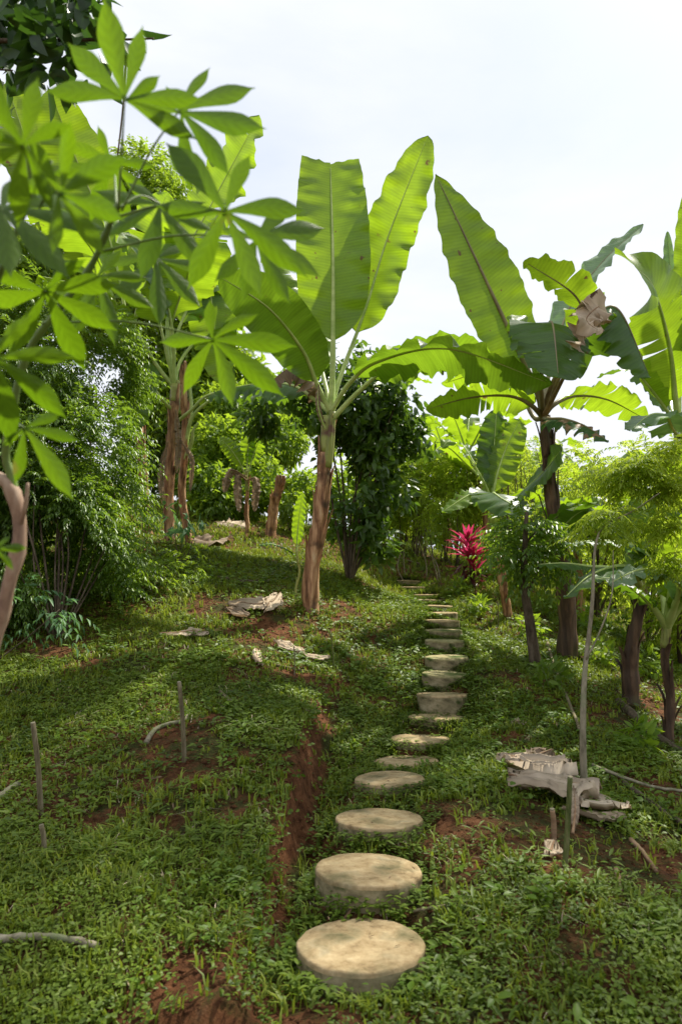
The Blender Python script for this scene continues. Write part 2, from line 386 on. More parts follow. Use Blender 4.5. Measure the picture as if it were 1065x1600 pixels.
cp += [wz(-3.5,2,-0.75), wz(-4.5,5,0.15), wz(-6,8,1.4), wz(-8,14,3.2), wz(-4,14,2.6), wz(-16,20,6.5), wz(-16,6,3.5), wz(0,20,2.2), wz(0,32,3.0), wz(-14,34,8.0), wz(14,32,1.2),
       wz(6,12,0.0), wz(8,5,-1.4), wz(14,12,-0.9), wz(14,3,-3.2), wz(4,2,-1.25), wz(3,0.5,-1.3), wz(0,0.5,-1.28), wz(-3,0.5,-1.1), wz(0,-6,-2.2), wz(10,-6,-4), wz(-10,-6,-0.3), wz(6,20,0.9)]
X = np.array([[p.x, p.y] for p in cp]); Z = np.array([p.z for p in cp]) - step(X[:, 0], X[:, 1])
def _phi(r2): return 0.5 * r2 * np.log(r2 + 1e-9)
_n = len(X); r2 = ((X[:, None] - X[None]) ** 2).sum(-1)
A = np.zeros((_n + 3, _n + 3)); A[:_n, :_n] = _phi(r2) + np.eye(_n) * 0.02
A[:_n, _n] = 1; A[:_n, _n + 1:] = X; A[_n, :_n] = 1; A[_n + 1:, :_n] = X.T
W_ = np.linalg.solve(A, np.concatenate([Z, [0, 0, 0]]))
_expo = [0.07, 0.075, 0.05] + [0.042] * 4 + [0.06] * 12
def height(x, y, detail=True):
    x = np.atleast_1d(np.asarray(x, float)); y = np.atleast_1d(np.asarray(y, float))
    xc = np.clip(x, -16, 14); yc = np.clip(y, -6, 34)
    out = np.zeros(xc.shape)
    fx, fy = xc.ravel(), yc.ravel(); o = np.zeros(len(fx))
    for i in range(0, len(fx), 20000):
        q = np.stack([fx[i:i + 20000], fy[i:i + 20000]], 1)
        d2 = ((q[:, None] - X[None]) ** 2).sum(-1)
        o[i:i + 20000] = _phi(d2) @ W_[:_n] + W_[_n] + q @ W_[_n + 1:]
    out = o.reshape(xc.shape) + step(x, y)
    if detail:
        for (sx_, sy_), c_ in zip(SXY, SCORR): out = out + c_ * np.exp(-((x - sx_) ** 2 + (y - sy_) ** 2) / 0.085)
        out = out + 0.10 * fbm(x * 1.3, y * 1.3, 11, 4) + 0.035 * fbm(x * 7, y * 7, 21, 3)
        far = np.clip((np.abs(x) + np.abs(y) - 40) / 60, 0, 1)
        out = out + far * 14 * fbm(x / 60, y / 60, 31, 3)
        for p_, e_ in zip(stone_pos[:7], _expo):        # the path is levelled round each stone
            q_ = np.clip((0.31 - np.sqrt((x - p_.x) ** 2 + (y - p_.y) ** 2)) / 0.11, 0, 1); q_ = q_ * q_ * (3 - 2 * q_)
            out = out * (1 - q_) + (p_.z - e_) * q_
    return out
# subtract detail noise at the stones so that they sit as fitted
SXY = [(p.x, p.y) for p in stone_pos]; SCORR = []
_K = np.array([[math.exp(-((a[0] - b_[0]) ** 2 + (a[1] - b_[1]) ** 2) / 0.085) for b_ in SXY] for a in SXY])
_expo = [0.07, 0.075, 0.05] + [0.042] * 4 + [0.06] * 12
_res = np.array([p.z - _expo[i] for i, p in enumerate(stone_pos)]) - height([p.x for p in stone_pos], [p.y for p in stone_pos], False)
SCORR = list(np.linalg.solve(_K + np.eye(len(SXY)) * 0.15, _res))
def H(x, y): return float(height([x], [y])[0])
def ground_hit(px, py, lo=1.0, hi=40.0):
    d = np.linspace(lo, hi, 3000); r = ray(px, py)
    z = CAM_Z + r.z * d; h = height(r.x * d, r.y * d)
    k = np.argmax(z < h)
    if z[k] >= h[k]: k = -1
    dd = d[k]
    return Vector((r.x * dd, r.y * dd, float(h[k]))), dd
def on_ground(px, d):
    """ground point seen in column px at depth d (row solved from the terrain)"""
    py = 1000.0
    for _ in range(30):
        p = at(px, py, d); h = H(p.x, p.y)
        py += (p.z - h) / d * 1000 * 0.8
    p = at(px, py, d); return Vector((p.x, p.y, H(p.x, p.y)))

def axis(segs):
    out = [segs[0][0]]
    for a, b, n in segs: out += list(np.linspace(a, b, n + 1)[1:])
    return np.array(out)
gx = axis([(-400,-60,8),(-60,-12,24),(-12,-4,50),(-4,4,200),(4,12,50),(12,60,24),(60,400,8)])
gy = axis([(-60,-4,14),(-4,1,25),(1,7,170),(7,14,90),(14,40,40),(40,500,14)])
GX, GY = np.meshgrid(gx, gy); GZ = height(GX, GY)
nx, ny = len(gx), len(gy)
idx = np.arange(nx * ny).reshape(ny, nx)
Q = np.stack([idx[:-1, :-1], idx[:-1, 1:], idx[1:, 1:], idx[1:, :-1]], -1).reshape(-1, 4)
mg, n, l = new_mat('red_soil_ground')
out = n.new('ShaderNodeOutputMaterial'); pb = n.new('ShaderNodeBsdfPrincipled'); tc = n.new('ShaderNodeTexCoord')
def nnoise(sc, det=6, ro=0.6):
    q = n.new('ShaderNodeTexNoise'); q.inputs['Scale'].default_value = sc; q.inputs['Detail'].default_value = det; q.inputs['Roughness'].default_value = ro
    l.new(tc.outputs['Object'], q.inputs['Vector']); return q
def ramp(src, stops):
    q = n.new('ShaderNodeValToRGB'); cr = q.color_ramp
    while len(cr.elements) < len(stops): cr.elements.new(0.5)
    for i, (p, c) in enumerate(stops): cr.elements[i].position = p; cr.elements[i].color = (*c, 1)
    l.new(src, q.inputs['Fac']); return q
n1 = nnoise(14, 12, 0.72); n2 = nnoise(2.2, 14, 0.78); n3 = nnoise(90, 6, 0.7)
soil = ramp(n1.outputs['Fac'], [(0.3, (0.035, 0.014, 0.006)), (0.45, (0.11, 0.044, 0.018)), (0.58, (0.19, 0.08, 0.034)), (0.75, (0.30, 0.16, 0.085))])
moss = ramp(n3.outputs['Fac'], [(0.35, (0.035, 0.03, 0.010)), (0.65, (0.07, 0.085, 0.018))])
mk = ramp(n2.outputs['Fac'], [(0.47, (0, 0, 0)), (0.56, (1, 1, 1))])
geo = n.new('ShaderNodeNewGeometry'); sx = n.new('ShaderNodeSeparateXYZ'); l.new(geo.outputs['Normal'], sx.inputs[0])
stp = n.new('ShaderNodeMapRange'); stp.inputs['From Min'].default_value = 0.6; stp.inputs['From Max'].default_value = 0.85
l.new(sx.outputs['Z'], stp.inputs['Value'])
mu = n.new('ShaderNodeMath'); mu.operation = 'MULTIPLY'; l.new(mk.outputs['Color'], mu.inputs[0]); l.new(stp.outputs[0], mu.inputs[1])
mm = n.new('ShaderNodeMix'); mm.data_type = 'RGBA'; l.new(mu.outputs[0], mm.inputs['Factor']); l.new(soil.outputs['Color'], mm.inputs['A']); l.new(moss.outputs['Color'], mm.inputs['B'])
l.new(mm.outputs['Result'], pb.inputs['Base Color']); pb.inputs['Roughness'].default_value = 0.92; pb.inputs['Specular IOR Level'].default_value = 0.15
bp = n.new('ShaderNodeBump'); bp.inputs['Strength'].default_value = 1.0; bp.inputs['Distance'].default_value = 0.045
ba = n.new('ShaderNodeMath'); ba.operation = 'MULTIPLY_ADD'; ba.inputs[1].default_value = 0.35; l.new(n3.outputs['Fac'], ba.inputs[0]); l.new(n1.outputs['Fac'], ba.inputs[2])
l.new(ba.outputs[0], bp.inputs['Height']); l.new(bp.outputs[0], pb.inputs['Normal']); l.new(pb.outputs[0], out.inputs[0])
g = np_mesh('ground', np.stack([GX.ravel(), GY.ravel(), GZ.ravel()], 1), Q, np.zeros((0, 3), int), mg, smooth=True)
tag(g, kind='structure')

# ------------------------------------------------------------------ stepping stones
M['stone'] = rough_mat('stone_concrete', [(0.13, 0.09, 0.045), (0.33, 0.24, 0.125), (0.45, 0.345, 0.195), (0.55, 0.45, 0.29)], (11, 11, 11), 14, 0.92, 1.0, 0.012, 0.2, second=((0.11, 0.10, 0.045), 6.0, 0.50, 0.68))
M['stone_mossy'] = rough_mat('stone_concrete_mossy', [(0.14, 0.13, 0.05), (0.30, 0.26, 0.13), (0.42, 0.37, 0.22)], (9, 9, 9), 9, 0.9, 0.6, 0.008, 0.2, second=((0.07, 0.10, 0.02), 4.0, 0.5, 0.62))
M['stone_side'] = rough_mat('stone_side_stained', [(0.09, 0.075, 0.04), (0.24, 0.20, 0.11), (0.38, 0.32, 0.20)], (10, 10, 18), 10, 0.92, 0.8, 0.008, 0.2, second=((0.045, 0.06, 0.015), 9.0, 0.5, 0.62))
stone_lab = {0:'large round tan concrete stepping stone nearest the viewer at the foot of the path',1:'second round concrete stepping stone up the path with a tall dark front side',
 2:'third round stepping stone up the path, above the one with the tall front side',3:'fourth round stepping stone from the bottom, grass growing at its right rim',4:'fifth stepping stone from the bottom, half overlapped by the fourth',
 5:'sixth stepping stone from the bottom, thin pale ellipse',6:'seventh stepping stone from the bottom of the path',7:'eighth stepping stone from the bottom with straight pale front rim',
 8:'ninth stepping stone, its ends sunk in grass',9:'tenth stepping stone, mossy and nearly swallowed by grass',10:'eleventh stepping stone seen edge-on, mossy front',11:'twelfth stepping stone seen edge-on with grey front',
 12:'thirteenth stepping stone seen edge-on halfway up the far stair',13:'sunlit pale stepping stone, fourteenth of the path',14:'fifteenth stepping stone where the far path bends left',15:'sixteenth stepping stone on the far bend',
 16:'seventeenth stepping stone on the far bend',17:'pale eighteenth stepping stone near the top of the path',18:'topmost faint stepping stone at the far end of the path'}
for i, p in enumerate(stone_pos):
    rng = np.random.default_rng(50 + i)
    th_ = 0.115 if i not in (1,) else 0.15
    r = STONE_D / 2; seg = 56; prof = [(0.0, 0.002), (0.25, 0.002), (0.5, 0.002), (0.7, 0.002), (0.85, 0.001), (0.95, 0.0), (0.982, -0.0015), (0.997, -0.007), (1.0, -0.016), (1.0, -0.05), (0.99, -th_), (0.97, -th_ - 0.1)]
    rough = rng.uniform(0.97, 1.03) + 0.038 * np.array([fbm(math.cos(a) * 1.8 + i * 7, math.sin(a) * 1.8, i, 3) for a in np.linspace(0, 2 * math.pi, seg, endpoint=False)]) * 2
    V = [np.array([0, 0, 0.006])]; Fc = []
    for j, (rr, zz) in enumerate(prof[1:]):
        for k in range(seg):
            a = 2 * math.pi * k / seg
            chip = 0.013 * float(fbm(a * 4 + i, zz * 40, 3 + i, 3)) if rr > 0.9 else 0.0
            rad = r * rr * rough[k] + chip
            V.append(np.array([rad * math.cos(a), rad * math.sin(a), zz + 0.006 * float(fbm(rr * math.cos(a) * 4 + i, rr * math.sin(a) * 4, 9 + i, 3))]))
    for k in range(seg): Fc.append((0, 1 + k, 1 + (k + 1) % seg))
    for j in range(len(prof) - 2):
        for k in range(seg):
            k2 = (k + 1) % seg; b = 1 + j * seg
            Fc.append((b + k, b + seg + k, b + seg + k2, b + k2))
    tilt = R(-3.5) if i < 3 else (R(-1.5) if i < 8 else R(3))
    o = mesh_obj('stepping_stone', V, Fc, M['stone'] if i not in (8, 9, 10, 11) else M['stone_mossy'])
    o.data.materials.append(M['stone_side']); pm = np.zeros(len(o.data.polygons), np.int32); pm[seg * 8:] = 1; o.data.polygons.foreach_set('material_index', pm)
    o.location = p; o.rotation_euler = (tilt + R(rng.uniform(-1, 1)), R(rng.uniform(-2, 2)), rng.uniform(0, 6))
    o.rotation_mode = 'XYZ'
    # keep the forward tilt in world axes
    o.rotation_euler = (Matrix.Rotation(tilt, 3, 'X') @ Matrix.Rotation(R(rng.uniform(-2, 2)), 3, 'Y') @ Matrix.Rotation(rng.uniform(0, 6), 3, 'Z')).to_euler()
    tag(o, stone_lab[i], 'stepping stone', 'round stepping stones of the garden path')

# ------------------------------------------------------------------ ground cover
SX = np.array([[p.x, p.y] for p in stone_pos])
def stone_clear(x, y, margin=0.0):
    d = np.sqrt(((np.stack([x, y], 1)[:, None] - SX[None]) ** 2).sum(-1)).min(1)
    return d > STONE_D / 2 + margin
def bare(x, y):
    """0 = lush, 1 = bare soil"""
    b = fbm(x * 1.1 + 4, y * 1.1, 71, 4) + 0.5 * fbm(x * 4, y * 4, 75, 3)
    ex = np.interp(y, edge_y, edge_x)
    cut = np.exp(-((x - ex - 0.03) / 0.085) ** 2) * (np.interp(y, edge_y, edge_h, right=0) / 0.2) * 1.1
    v = np.clip((b + 0.0) * 4.5, 0, 1) * np.clip((7.5 - y) / 2, 0.15, 1)
    right = np.clip((x - 1.2 - 0.05 * y) / 0.8, 0, 1) * np.clip(fbm(x * 2, y * 2, 77, 3) * 4 + 0.35, 0, 1) * 0.5
    for (q, rad) in BARE:
        v = np.maximum(v, 1.2 * np.exp(-(((x - q.x) ** 2 + (y - q.y) ** 2) / rad ** 2)))
    return np.clip(np.maximum(v, np.maximum(cut, right)), 0, 1)
BARE = [(ground_hit(*q[:2])[0], q[2]) for q in [(300,1540,0.16),(480,1590,0.12),(330,950,0.35),(430,985,0.35),(470,1200,0.15),(465,1260,0.12),(400,1010,0.3),(540,950,0.25),(180,1270,0.15),(270,1290,0.15),(960,1120,0.3),(1040,1240,0.2),(1050,1320,0.15),(820,1275,0.1),(790,1160,0.15),(370,1265,.12),(470,1060,.25),(920,1490,.12)]]
def scatter(rng, n, y0, y1, half=lambda y: 0.62 * y + 0.8, thr=0.5):
    y = y0 + (y1 - y0) * rng.random(n); hw = half(y)
    keep = rng.random(n) < hw / half(y1); y = y[keep]; hw = hw[keep]
    x = (rng.random(len(y)) * 2 - 1) * hw
    b = bare(x, y); k = (rng.random(len(y)) > b * 0.93) & stone_clear(x, y, 0.012)
    return x[k], y[k]
def normal_at(x, y):
    e = 0.06; h = height(x, y, False)
    nx_ = -(height(x + e, y, False) - h) / e; ny_ = -(height(x, y + e, False) - h) / e
    return unit(np.stack([nx_, ny_, np.ones_like(nx_)], 1))
def weeds(name, seed, bands, mat, label, sizemul=1.0, hmul=1.0, elong=0.55, hfreq=1.7, cut=-1.0, detail=1):
    rng = np.random.default_rng(seed); parts = []
    for (y0, y1, n, size, leaves, hgt) in bands:
        x, y = scatter(rng, n, y0, y1)
        pt = fbm(x * hfreq, y * hfreq, seed, 3); k = pt > cut; x, y, pt = x[k], y[k], pt[k]
        z = height(x, y); nn = normal_at(x, y)
        lush = np.clip(1.0 + 1.6 * pt, 0.45, 1.7)
        for q in range(leaves):
            m = len(x); a = rng.random(m) * 6.283 + q
            out_ = np.stack([np.cos(a), np.sin(a), np.zeros(m)], 1)
            hh = hgt * lush * rng.uniform(0.15, 1.0, m) * hmul
            base = np.stack([x, y, z], 1) + nn * hh[:, None] + out_ * (size * 0.25)
            D = out_ * 1.0 + nn * rng.uniform(-0.1, 0.7, m)[:, None]
            N = nn - out_ * 0.4 + rng.normal(size=(m, 3)) * 0.25
            L = size * sizemul * rng.uniform(0.6, 1.35, m) * np.sqrt(lush)
            parts.append((base, D, N, L, L * elong * rng.uniform(0.8, 1.2, m)))
    cat_ = [np.concatenate([p[i] for p in parts]) for i in range(5)]
    o = leaf_cloud(name, *cat_, mat, detail=detail, droop=0.22, fold=0.3)
    tag(o, label, 'ground cover', kind='stuff'); return o
def grass(name, seed, bands, mat, label, cut=-1.0, freq=1.3, lean=0.5, wide=0.006):
    rng = np.random.default_rng(seed); Vs, Qs, Ts = [], [], []; off = 0
    for (y0, y1, n, hgt, blades) in bands:
        x, y = scatter(rng, n, y0, y1)
        pt = fbm(x * freq, y * freq, seed, 3); k = pt > cut; x, y, pt = x[k], y[k], pt[k]
        z = height(x, y)
        for b in range(blades):
            m = len(x); a = rng.random(m) * 6.283; o2 = np.stack([np.cos(a), np.sin(a), np.zeros(m)], 1)
            s2 = np.stack([-np.sin(a), np.cos(a), np.zeros(m)], 1)
            ll = hgt * np.clip(1 + 1.5 * pt, 0.4, 1.8) * rng.uniform(0.5, 1.4, m); le = rng.uniform(0.2, 1.0, m) * lean * 2
            p0 = np.stack([x, y, z - 0.004], 1) + rng.normal(size=(m, 3)) * np.array([0.012, 0.012, 0])
            up = np.array([0, 0, 1.0])
            w_ = (wide * rng.uniform(0.7, 1.3, m) * (1 + y * 0.12))[:, None]
            p1 = p0 + up * (ll * 0.55)[:, None] + o2 * (ll * 0.25 * le)[:, None]
            p2 = p0 + up * (ll * (1 - 0.35 * le))[:, None] + o2 * (ll * 0.95 * le)[:, None]
            V = np.stack([p0 - s2 * w_ * 0.5, p0 + s2 * w_ * 0.5, p1 - s2 * w_ * 0.45, p1 + s2 * w_ * 0.45, p2], 1).reshape(-1, 3)
            bb = (np.arange(m) * 5)[:, None] + off
            Vs.append(V); Qs.append(bb + np.array([0, 1, 3, 2])); Ts.append(bb + np.array([2, 3, 4])); off += 5 * m
    o = np_mesh(name, np.concatenate(Vs), np.concatenate(Qs), np.concatenate(Ts), mat)
    tag(o, label, 'grass', kind='stuff'); return o
weeds('low_weeds', 201, [(0.9,3,40000,0.016,4,0.038),(3,5.2,28000,0.026,3,0.04),(5.2,9,20000,0.04,3,0.05)], M['weed'], 'low broad leaved green weeds carpeting the slope on both sides of the stones')
weeds('bright_weeds', 233, [(0.9,3,3600,0.024,6,0.055),(3,5.5,4500,0.036,5,0.065),(5.5,9,3000,0.05,4,0.07)], M['weed_bright'], 'taller brighter weed clumps dotted over the slope', cut=0.05, elong=0.42)
def fringe(seed=401):
    rng = np.random.default_rng(seed); ps = []
    for i, p in enumerate(stone_pos):
        n_ = 170 if i < 5 else 380
        a = rng.random(n_) * 6.283; r_ = STONE_D / 2 + 0.008 + rng.random(n_) ** 1.4 * (0.09 if i < 5 else 0.17)
        x = p.x + np.cos(a) * r_; y = p.y + np.sin(a) * r_; z = height(x, y)
        for q in range(4):
            a2 = rng.random(n_) * 6.283; o2 = np.stack([np.cos(a2), np.sin(a2), np.zeros(n_)], 1)
            hh = rng.uniform(0.01, 0.055, n_); ps.append((np.stack([x, y, z + hh], 1), o2 + np.array([0, 0, 0.35]), np.array([[0, 0, 1.0]]) - o2 * .3, 0.022 * rng.uniform(.6, 1.5, n_) * (1 + 0.05 * p.y), 0.012))
    c = [np.concatenate([np.broadcast_to(p[k], p[0].shape if k < 3 else (len(p[0]),)) for p in ps]) for k in range(5)]
    tag(leaf_cloud('stone_edge_weeds', *c, M['weed'], detail=1), 'small weeds crowding the rims of the stepping stones', 'ground cover', kind='stuff')
fringe()
weeds('fingered_weeds', 251, [(0.9,3,2600,0.045,6,0.05),(3,6,3200,0.05,6,0.05)], M['weed'], 'narrow leaved creeping weeds between the round leaved ones', cut=-0.02, elong=0.2, hfreq=2.6)
weeds('broad_weeds', 277, [(0.9,2.6,420,0.032,6,0.055),(2.6,4.6,520,0.036,6,0.06),(4.6,9,700,0.05,5,0.07)], M['mid_green'], 'broad leaved young weeds standing taller in loose groups', cut=0.08, elong=0.5, hfreq=0.9)
grass('dry_grass', 331, [(0.9,3,700,0.045,3),(3,6,1100,0.05,3)], M['litter'], 'dry straw coloured grass blades lying among the weeds', lean=1.0, wide=0.0032)
grass('short_grass', 301, [(0.9,3,10000,0.05,5),(3,6,18000,0.055,5),(6,9.5,22000,0.065,5),(9.5,15,24000,0.085,4),(15,30,14000,0.2,3)], M['grass'], 'short fine grass growing between the weeds and along the stone path')

# crumbled soil on the bare patches
rng = np.random.default_rng(444); x = rng.uniform(-3, 2.6, 60000); y = rng.uniform(1, 7.5, 60000)
k = (rng.random(60000) < bare(x, y) ** 1.5 * 0.6) & stone_clear(x, y, .02); x, y = x[k][:9000], y[k][:9000]; n_ = len(x)
sz = 0.004 + 0.013 * rng.random(n_) ** 3; z = height(x, y)
oct_ = np.array([[1,0,0],[0,1,0],[-1,0,0],[0,-1,0],[0,0,.8],[0,0,-.6]]); Vc = np.stack([x, y, z], 1)[:, None] + oct_[None] * sz[:, None, None] * rng.uniform(.6, 1.4, (n_, 6, 1))
bb = (np.arange(n_) * 6)[:, None]; Tc = np.concatenate([bb + np.array(t) for t in ([0,1,4],[1,2,4],[2,3,4],[3,0,4],[1,0,5],[2,1,5],[3,2,5],[0,3,5])])
tag(np_mesh('soil_clods', Vc.reshape(-1, 3), np.zeros((0, 4), int), Tc, mg), 'crumbs of red brown soil on the bare patches', 'soil', kind='stuff')
# ------------------------------------------------------------------ banana plants
def V3(v): return Vector((float(v[0]), float(v[1]), float(v[2])))
def px(P): return [at(*p) if not isinstance(p, Vector) else p for p in P]
RIBK = 1.35
def banana_leaf(parent, P, width, N, bs=0.25, fold=0.25, tears=3, mat='banana', seed=0, trunc=0.0, ripple=0.06, droop=0.12, rib=0.022, nseg=46, mseg=7, ribmat='midrib', widths=(1, 1), twist=0.0, name='leaf', gap=0.25, label=None, widest=0.45, tipp=(2.4, 0.62)):
    rng = np.random.default_rng(seed + 1000)
    P = px(P); C = catmull(P, 90)
    i0 = int(bs * 89); rad = np.linspace(1, 0.12, 90) ** 1.25 * rib * RIBK
    B = C[i0:]; nB = len(B)
    tt = np.linspace(0, 1, nB); T = unit(np.gradient(C, axis=0))[i0:]
    N = np.array(N, float)
    def frame(t):
        k = t * (nB - 1)
        c = np.array([np.interp(k, np.arange(nB), B[:, q]) for q in range(3)])
        tv = unit(np.array([np.interp(k, np.arange(nB), T[:, q]) for q in range(3)]))
        a = twist * t
        s = unit(np.cross(tv, N)); nn = np.cross(s, tv)
        s2 = s * math.cos(a) + nn * math.sin(a); n2 = np.cross(s2, tv)
        return c, tv, s2, n2
    def prof(t):
        lo = math.sqrt(max(0, 1 - (1 - min(t / 0.22, 1)) ** 2)) * (0.86 + 0.14 * min(t / widest, 1))
        tip = max(0, (t - widest) / (1 - widest))
        hi = (1 - tip ** tipp[0]) ** tipp[1] if trunc == 0 else max(0.0, 1 - (1 - trunc) * tip ** 2.5)
        return width * 0.5 * lo * hi
    ph = rng.random(4) * 6.28; fr = 5.5 + rng.random() * 3
    V, UV, Fc = [], [], []
    blen = float(np.linalg.norm(np.diff(B, axis=0), axis=1).sum())
    for si, s in enumerate((-1, 1)):
        cuts = sorted(rng.uniform(0.15, 0.93, tears)) if tears else []
        cuts = [0.0] + list(cuts) + [1.0]
        for q in range(len(cuts) - 1):
            a0, a1 = cuts[q], cuts[q + 1]
            if a1 - a0 < 0.006: continue
            rows = max(2, int((a1 - a0) * nseg) + 2); ext = rng.normal() * 0.16 * (1 if tears else 0); g0 = gap * rng.random() if q > 0 else 0; g1 = gap * rng.random() if q < len(cuts) - 2 else 0
            o = len(V); mid = (a0 + a1) / 2
            depth0 = rng.uniform(0.0, 0.45)
            for r_ in range(rows):
                t0 = a0 + (a1 - a0) * r_ / (rows - 1)
                for j in range(mseg + 1):
                    u = j / mseg; uo = max(0, (u - depth0) / (1 - depth0))
                    wgt = (r_ / (rows - 1))
                    t = t0 + uo * (g0 * (1 - wgt) - g1 * wgt) * min(a1 - a0, 0.12)
                    c, tv, sv_, nv = frame(min(max(t, 0), 1))
                    w_ = prof(min(max(t, 0.001), 0.9995)) * widths[si]
                    an = fold + ext * uo
                    rr = ripple * u ** 1.6 * w_ * 2 * (math.sin(6.283 * fr * t + ph[si]) + 0.5 * math.sin(6.283 * fr * 2.3 * t + ph[2 + si])) + 0.012 * math.sin(60 * t + 5 * u + ph[si]) * u
                    if trunc and t > 0.9: w2 = 0.03 * blen * float(fbm(u * 5 + seed, s * 3.0, seed, 3)) * (t - 0.9) * 10
                    else: w2 = 0
                    jag = 1 + 0.03 * float(fbm(t * 26, s * 5.0, seed, 3)) * u
                    p = c + sv_ * s * u * w_ * math.cos(an) * jag + nv * (u * w_ * math.sin(an) - droop * u * u * w_ + rr) + tv * (u * w_ * 0.16 + w2)
                    V.append(p); UV.append((s * u * w_ / 0.5 + 3 * si, t * blen / 2.2))
            for r_ in range(rows - 1):
                for j in range(mseg):
                    b = o + r_ * (mseg + 1) + j
                    f = (b, b + 1, b + mseg + 2, b + mseg + 1)
                    Fc.append(f if s < 0 else f[::-1])
    lf = mesh_obj(name, V, Fc, M[mat], parent, UV)
    if label: lf['label'] = label
    n0 = unit(np.array(N) - T[0] * np.dot(N, T[0]))
    tv, tf = tube(C[:88], rad[:88], 7)
    mesh_obj('midrib', tv, tf, M[ribmat], lf)
    return lf
TRUNK_SLIM = 0.72
def banana_trunk(parent, P, r0, r1, seed=0, mat='stem_brown', top='sheath', peels=9, flare=0.25, topfrac=0.22):
    r0, r1 = r0 * TRUNK_SLIM, r1 * TRUNK_SLIM
    rng = np.random.default_rng(seed); P = px(P); C = catmull(P, 40); t = np.linspace(0, 1, 40)
    C[:, 0] += 0.012 * np.sin(t * 9 + seed); rad = (r0 + (r1 - r0) * t) * (1 + flare * np.exp(-t / 0.07)) * (1 + 0.06 * np.sin(t * 31 + seed) + 0.03 * np.sin(t * 67))
    k = int(40 * (1 - topfrac)); m = MB(); m.add(tube(C[:k + 1], rad[:k + 1], 18, rng, 0.10))
    T = unit(np.gradient(C, axis=0))
    up = MB()
    for q in range(int(peels * 1.7)):      # overlapping sheath shells, slightly flared at the top
        a0 = rng.random() * 6.28; da = rng.uniform(0.8, 1.9); s0 = rng.uniform(0, 0.75); s1 = min(0.99, s0 + rng.uniform(0.2, 0.5)); fl = rng.uniform(0.008, 0.04) if rng.random() < 0.8 else 0.06
        V, Fc = [], []
        ks = np.linspace(s0 * 39, s1 * 39, 12)
        for i, kk in enumerate(ks):
            c = np.array([np.interp(kk, np.arange(40), C[:, z]) for z in range(3)]); rr = np.interp(kk, np.arange(40), rad)
            u = i / 11; wd = da * (1 - 0.75 * u ** 2)
            for j in range(6):
                a = a0 + wd * (j / 5 - 0.5)
                ro = rr * 1.05 + 0.004 + fl * u ** 4 - 0.010 * abs(j / 5 - 0.5) * 2
                V.append(c + np.array([math.cos(a), math.sin(a), 0]) * ro)
        for i in range(11):
            for j in range(5): Fc.append((i * 6 + j, i * 6 + j + 1, i * 6 + j + 7, i * 6 + j + 6))
        m.add((V, Fc))
    tr = m.build('trunk', M[mat], parent)
    up.add(tube(C[k:], rad[k:] * 1.0, 14, rng, 0.08))
    for q in range(5):
        a = rng.random() * 6.28; c0 = C[k - 3]; c1 = C[-1]
        o = np.array([math.cos(a), math.sin(a), 0])
        up.add(tube(catmull([c0 + o * rad[k] * 0.6, (c0 + c1) / 2 + o * rad[k] * 0.85, c1 + o * rad[-1] * 0.9 + np.array([0, 0, 0.05])], 10), np.linspace(r1 * 0.75, r1 * 0.4, 10), 8))
    up.build('leaf_sheath', M[top], parent)
    return tr
def hanging_sheath(parent, P, width, seed, name='dead_leaf', mat='banana_dry'):
    return banana_leaf(parent, P, width, (0.2, -1, 0.2), 0.1, 0.5, 5, mat, seed, ribmat='dry_rib', ripple=0.16, droop=0.5, rib=0.012, name=name, nseg=26, mseg=5)

def banana_plant(base, d, label, group='banana plants around the path'):
    b = base if isinstance(base, Vector) else ground_hit(*base)[0]
    return thing('banana_plant', b, label, 'banana plant', group)
def auto_banana(root, hgt, nl, seed, L=1.8, Wd=0.5, r=0.09, mat='banana', trunkmat='stem_brown', tears=5, lean=0.0, az=None, elev=(0.5, 1.25), nseg=26):
    """free standing banana grown from its base: leaves spread round the crown and arch"""
    rng = np.random.default_rng(seed); b = root.location.copy()
    top = b + Vector((lean, rng.normal() * 0.08, hgt))
    banana_trunk(root, [b - Vector((0, 0, 0.1)), b.lerp(top, 0.5) + Vector((0.03, 0, 0)), top], r, r * 0.6, seed, trunkmat, peels=6)
    for k in range(nl):
        a = (az[k] if az else 2.4 * k + rng.random() * 0.6); e = rng.uniform(*elev); l_ = L * rng.uniform(0.8, 1.15)
        o = Vector((math.cos(a), math.sin(a), 0))
        p1 = top + o * l_ * 0.28 * math.cos(e) + Vector((0, 0, l_ * 0.28 * math.sin(e)))
        p2 = top + o * l_ * 0.7 * math.cos(e * 0.93) + Vector((0, 0, l_ * 0.66 * math.sin(e * 0.93)))
        sag = l_ * 0.28 * math.cos(e)
        p3 = top + o * l_ * 1.05 * math.cos(e * 0.85) + Vector((0, 0, l_ * 0.9 * math.sin(e * 0.85) - sag * 1.6))
        banana_leaf(root, [top, p1, p2, p3], Wd * rng.uniform(0.85, 1.15), Vector((-math.sin(e) * o.x, -math.sin(e) * o.y, math.cos(e))), 0.17, rng.uniform(-0.1, 0.3), int(rng.integers(0, tears + 1)),
                    mat, seed * 31 + k, nseg=nseg, mseg=5, droop=0.25, gap=0.3)

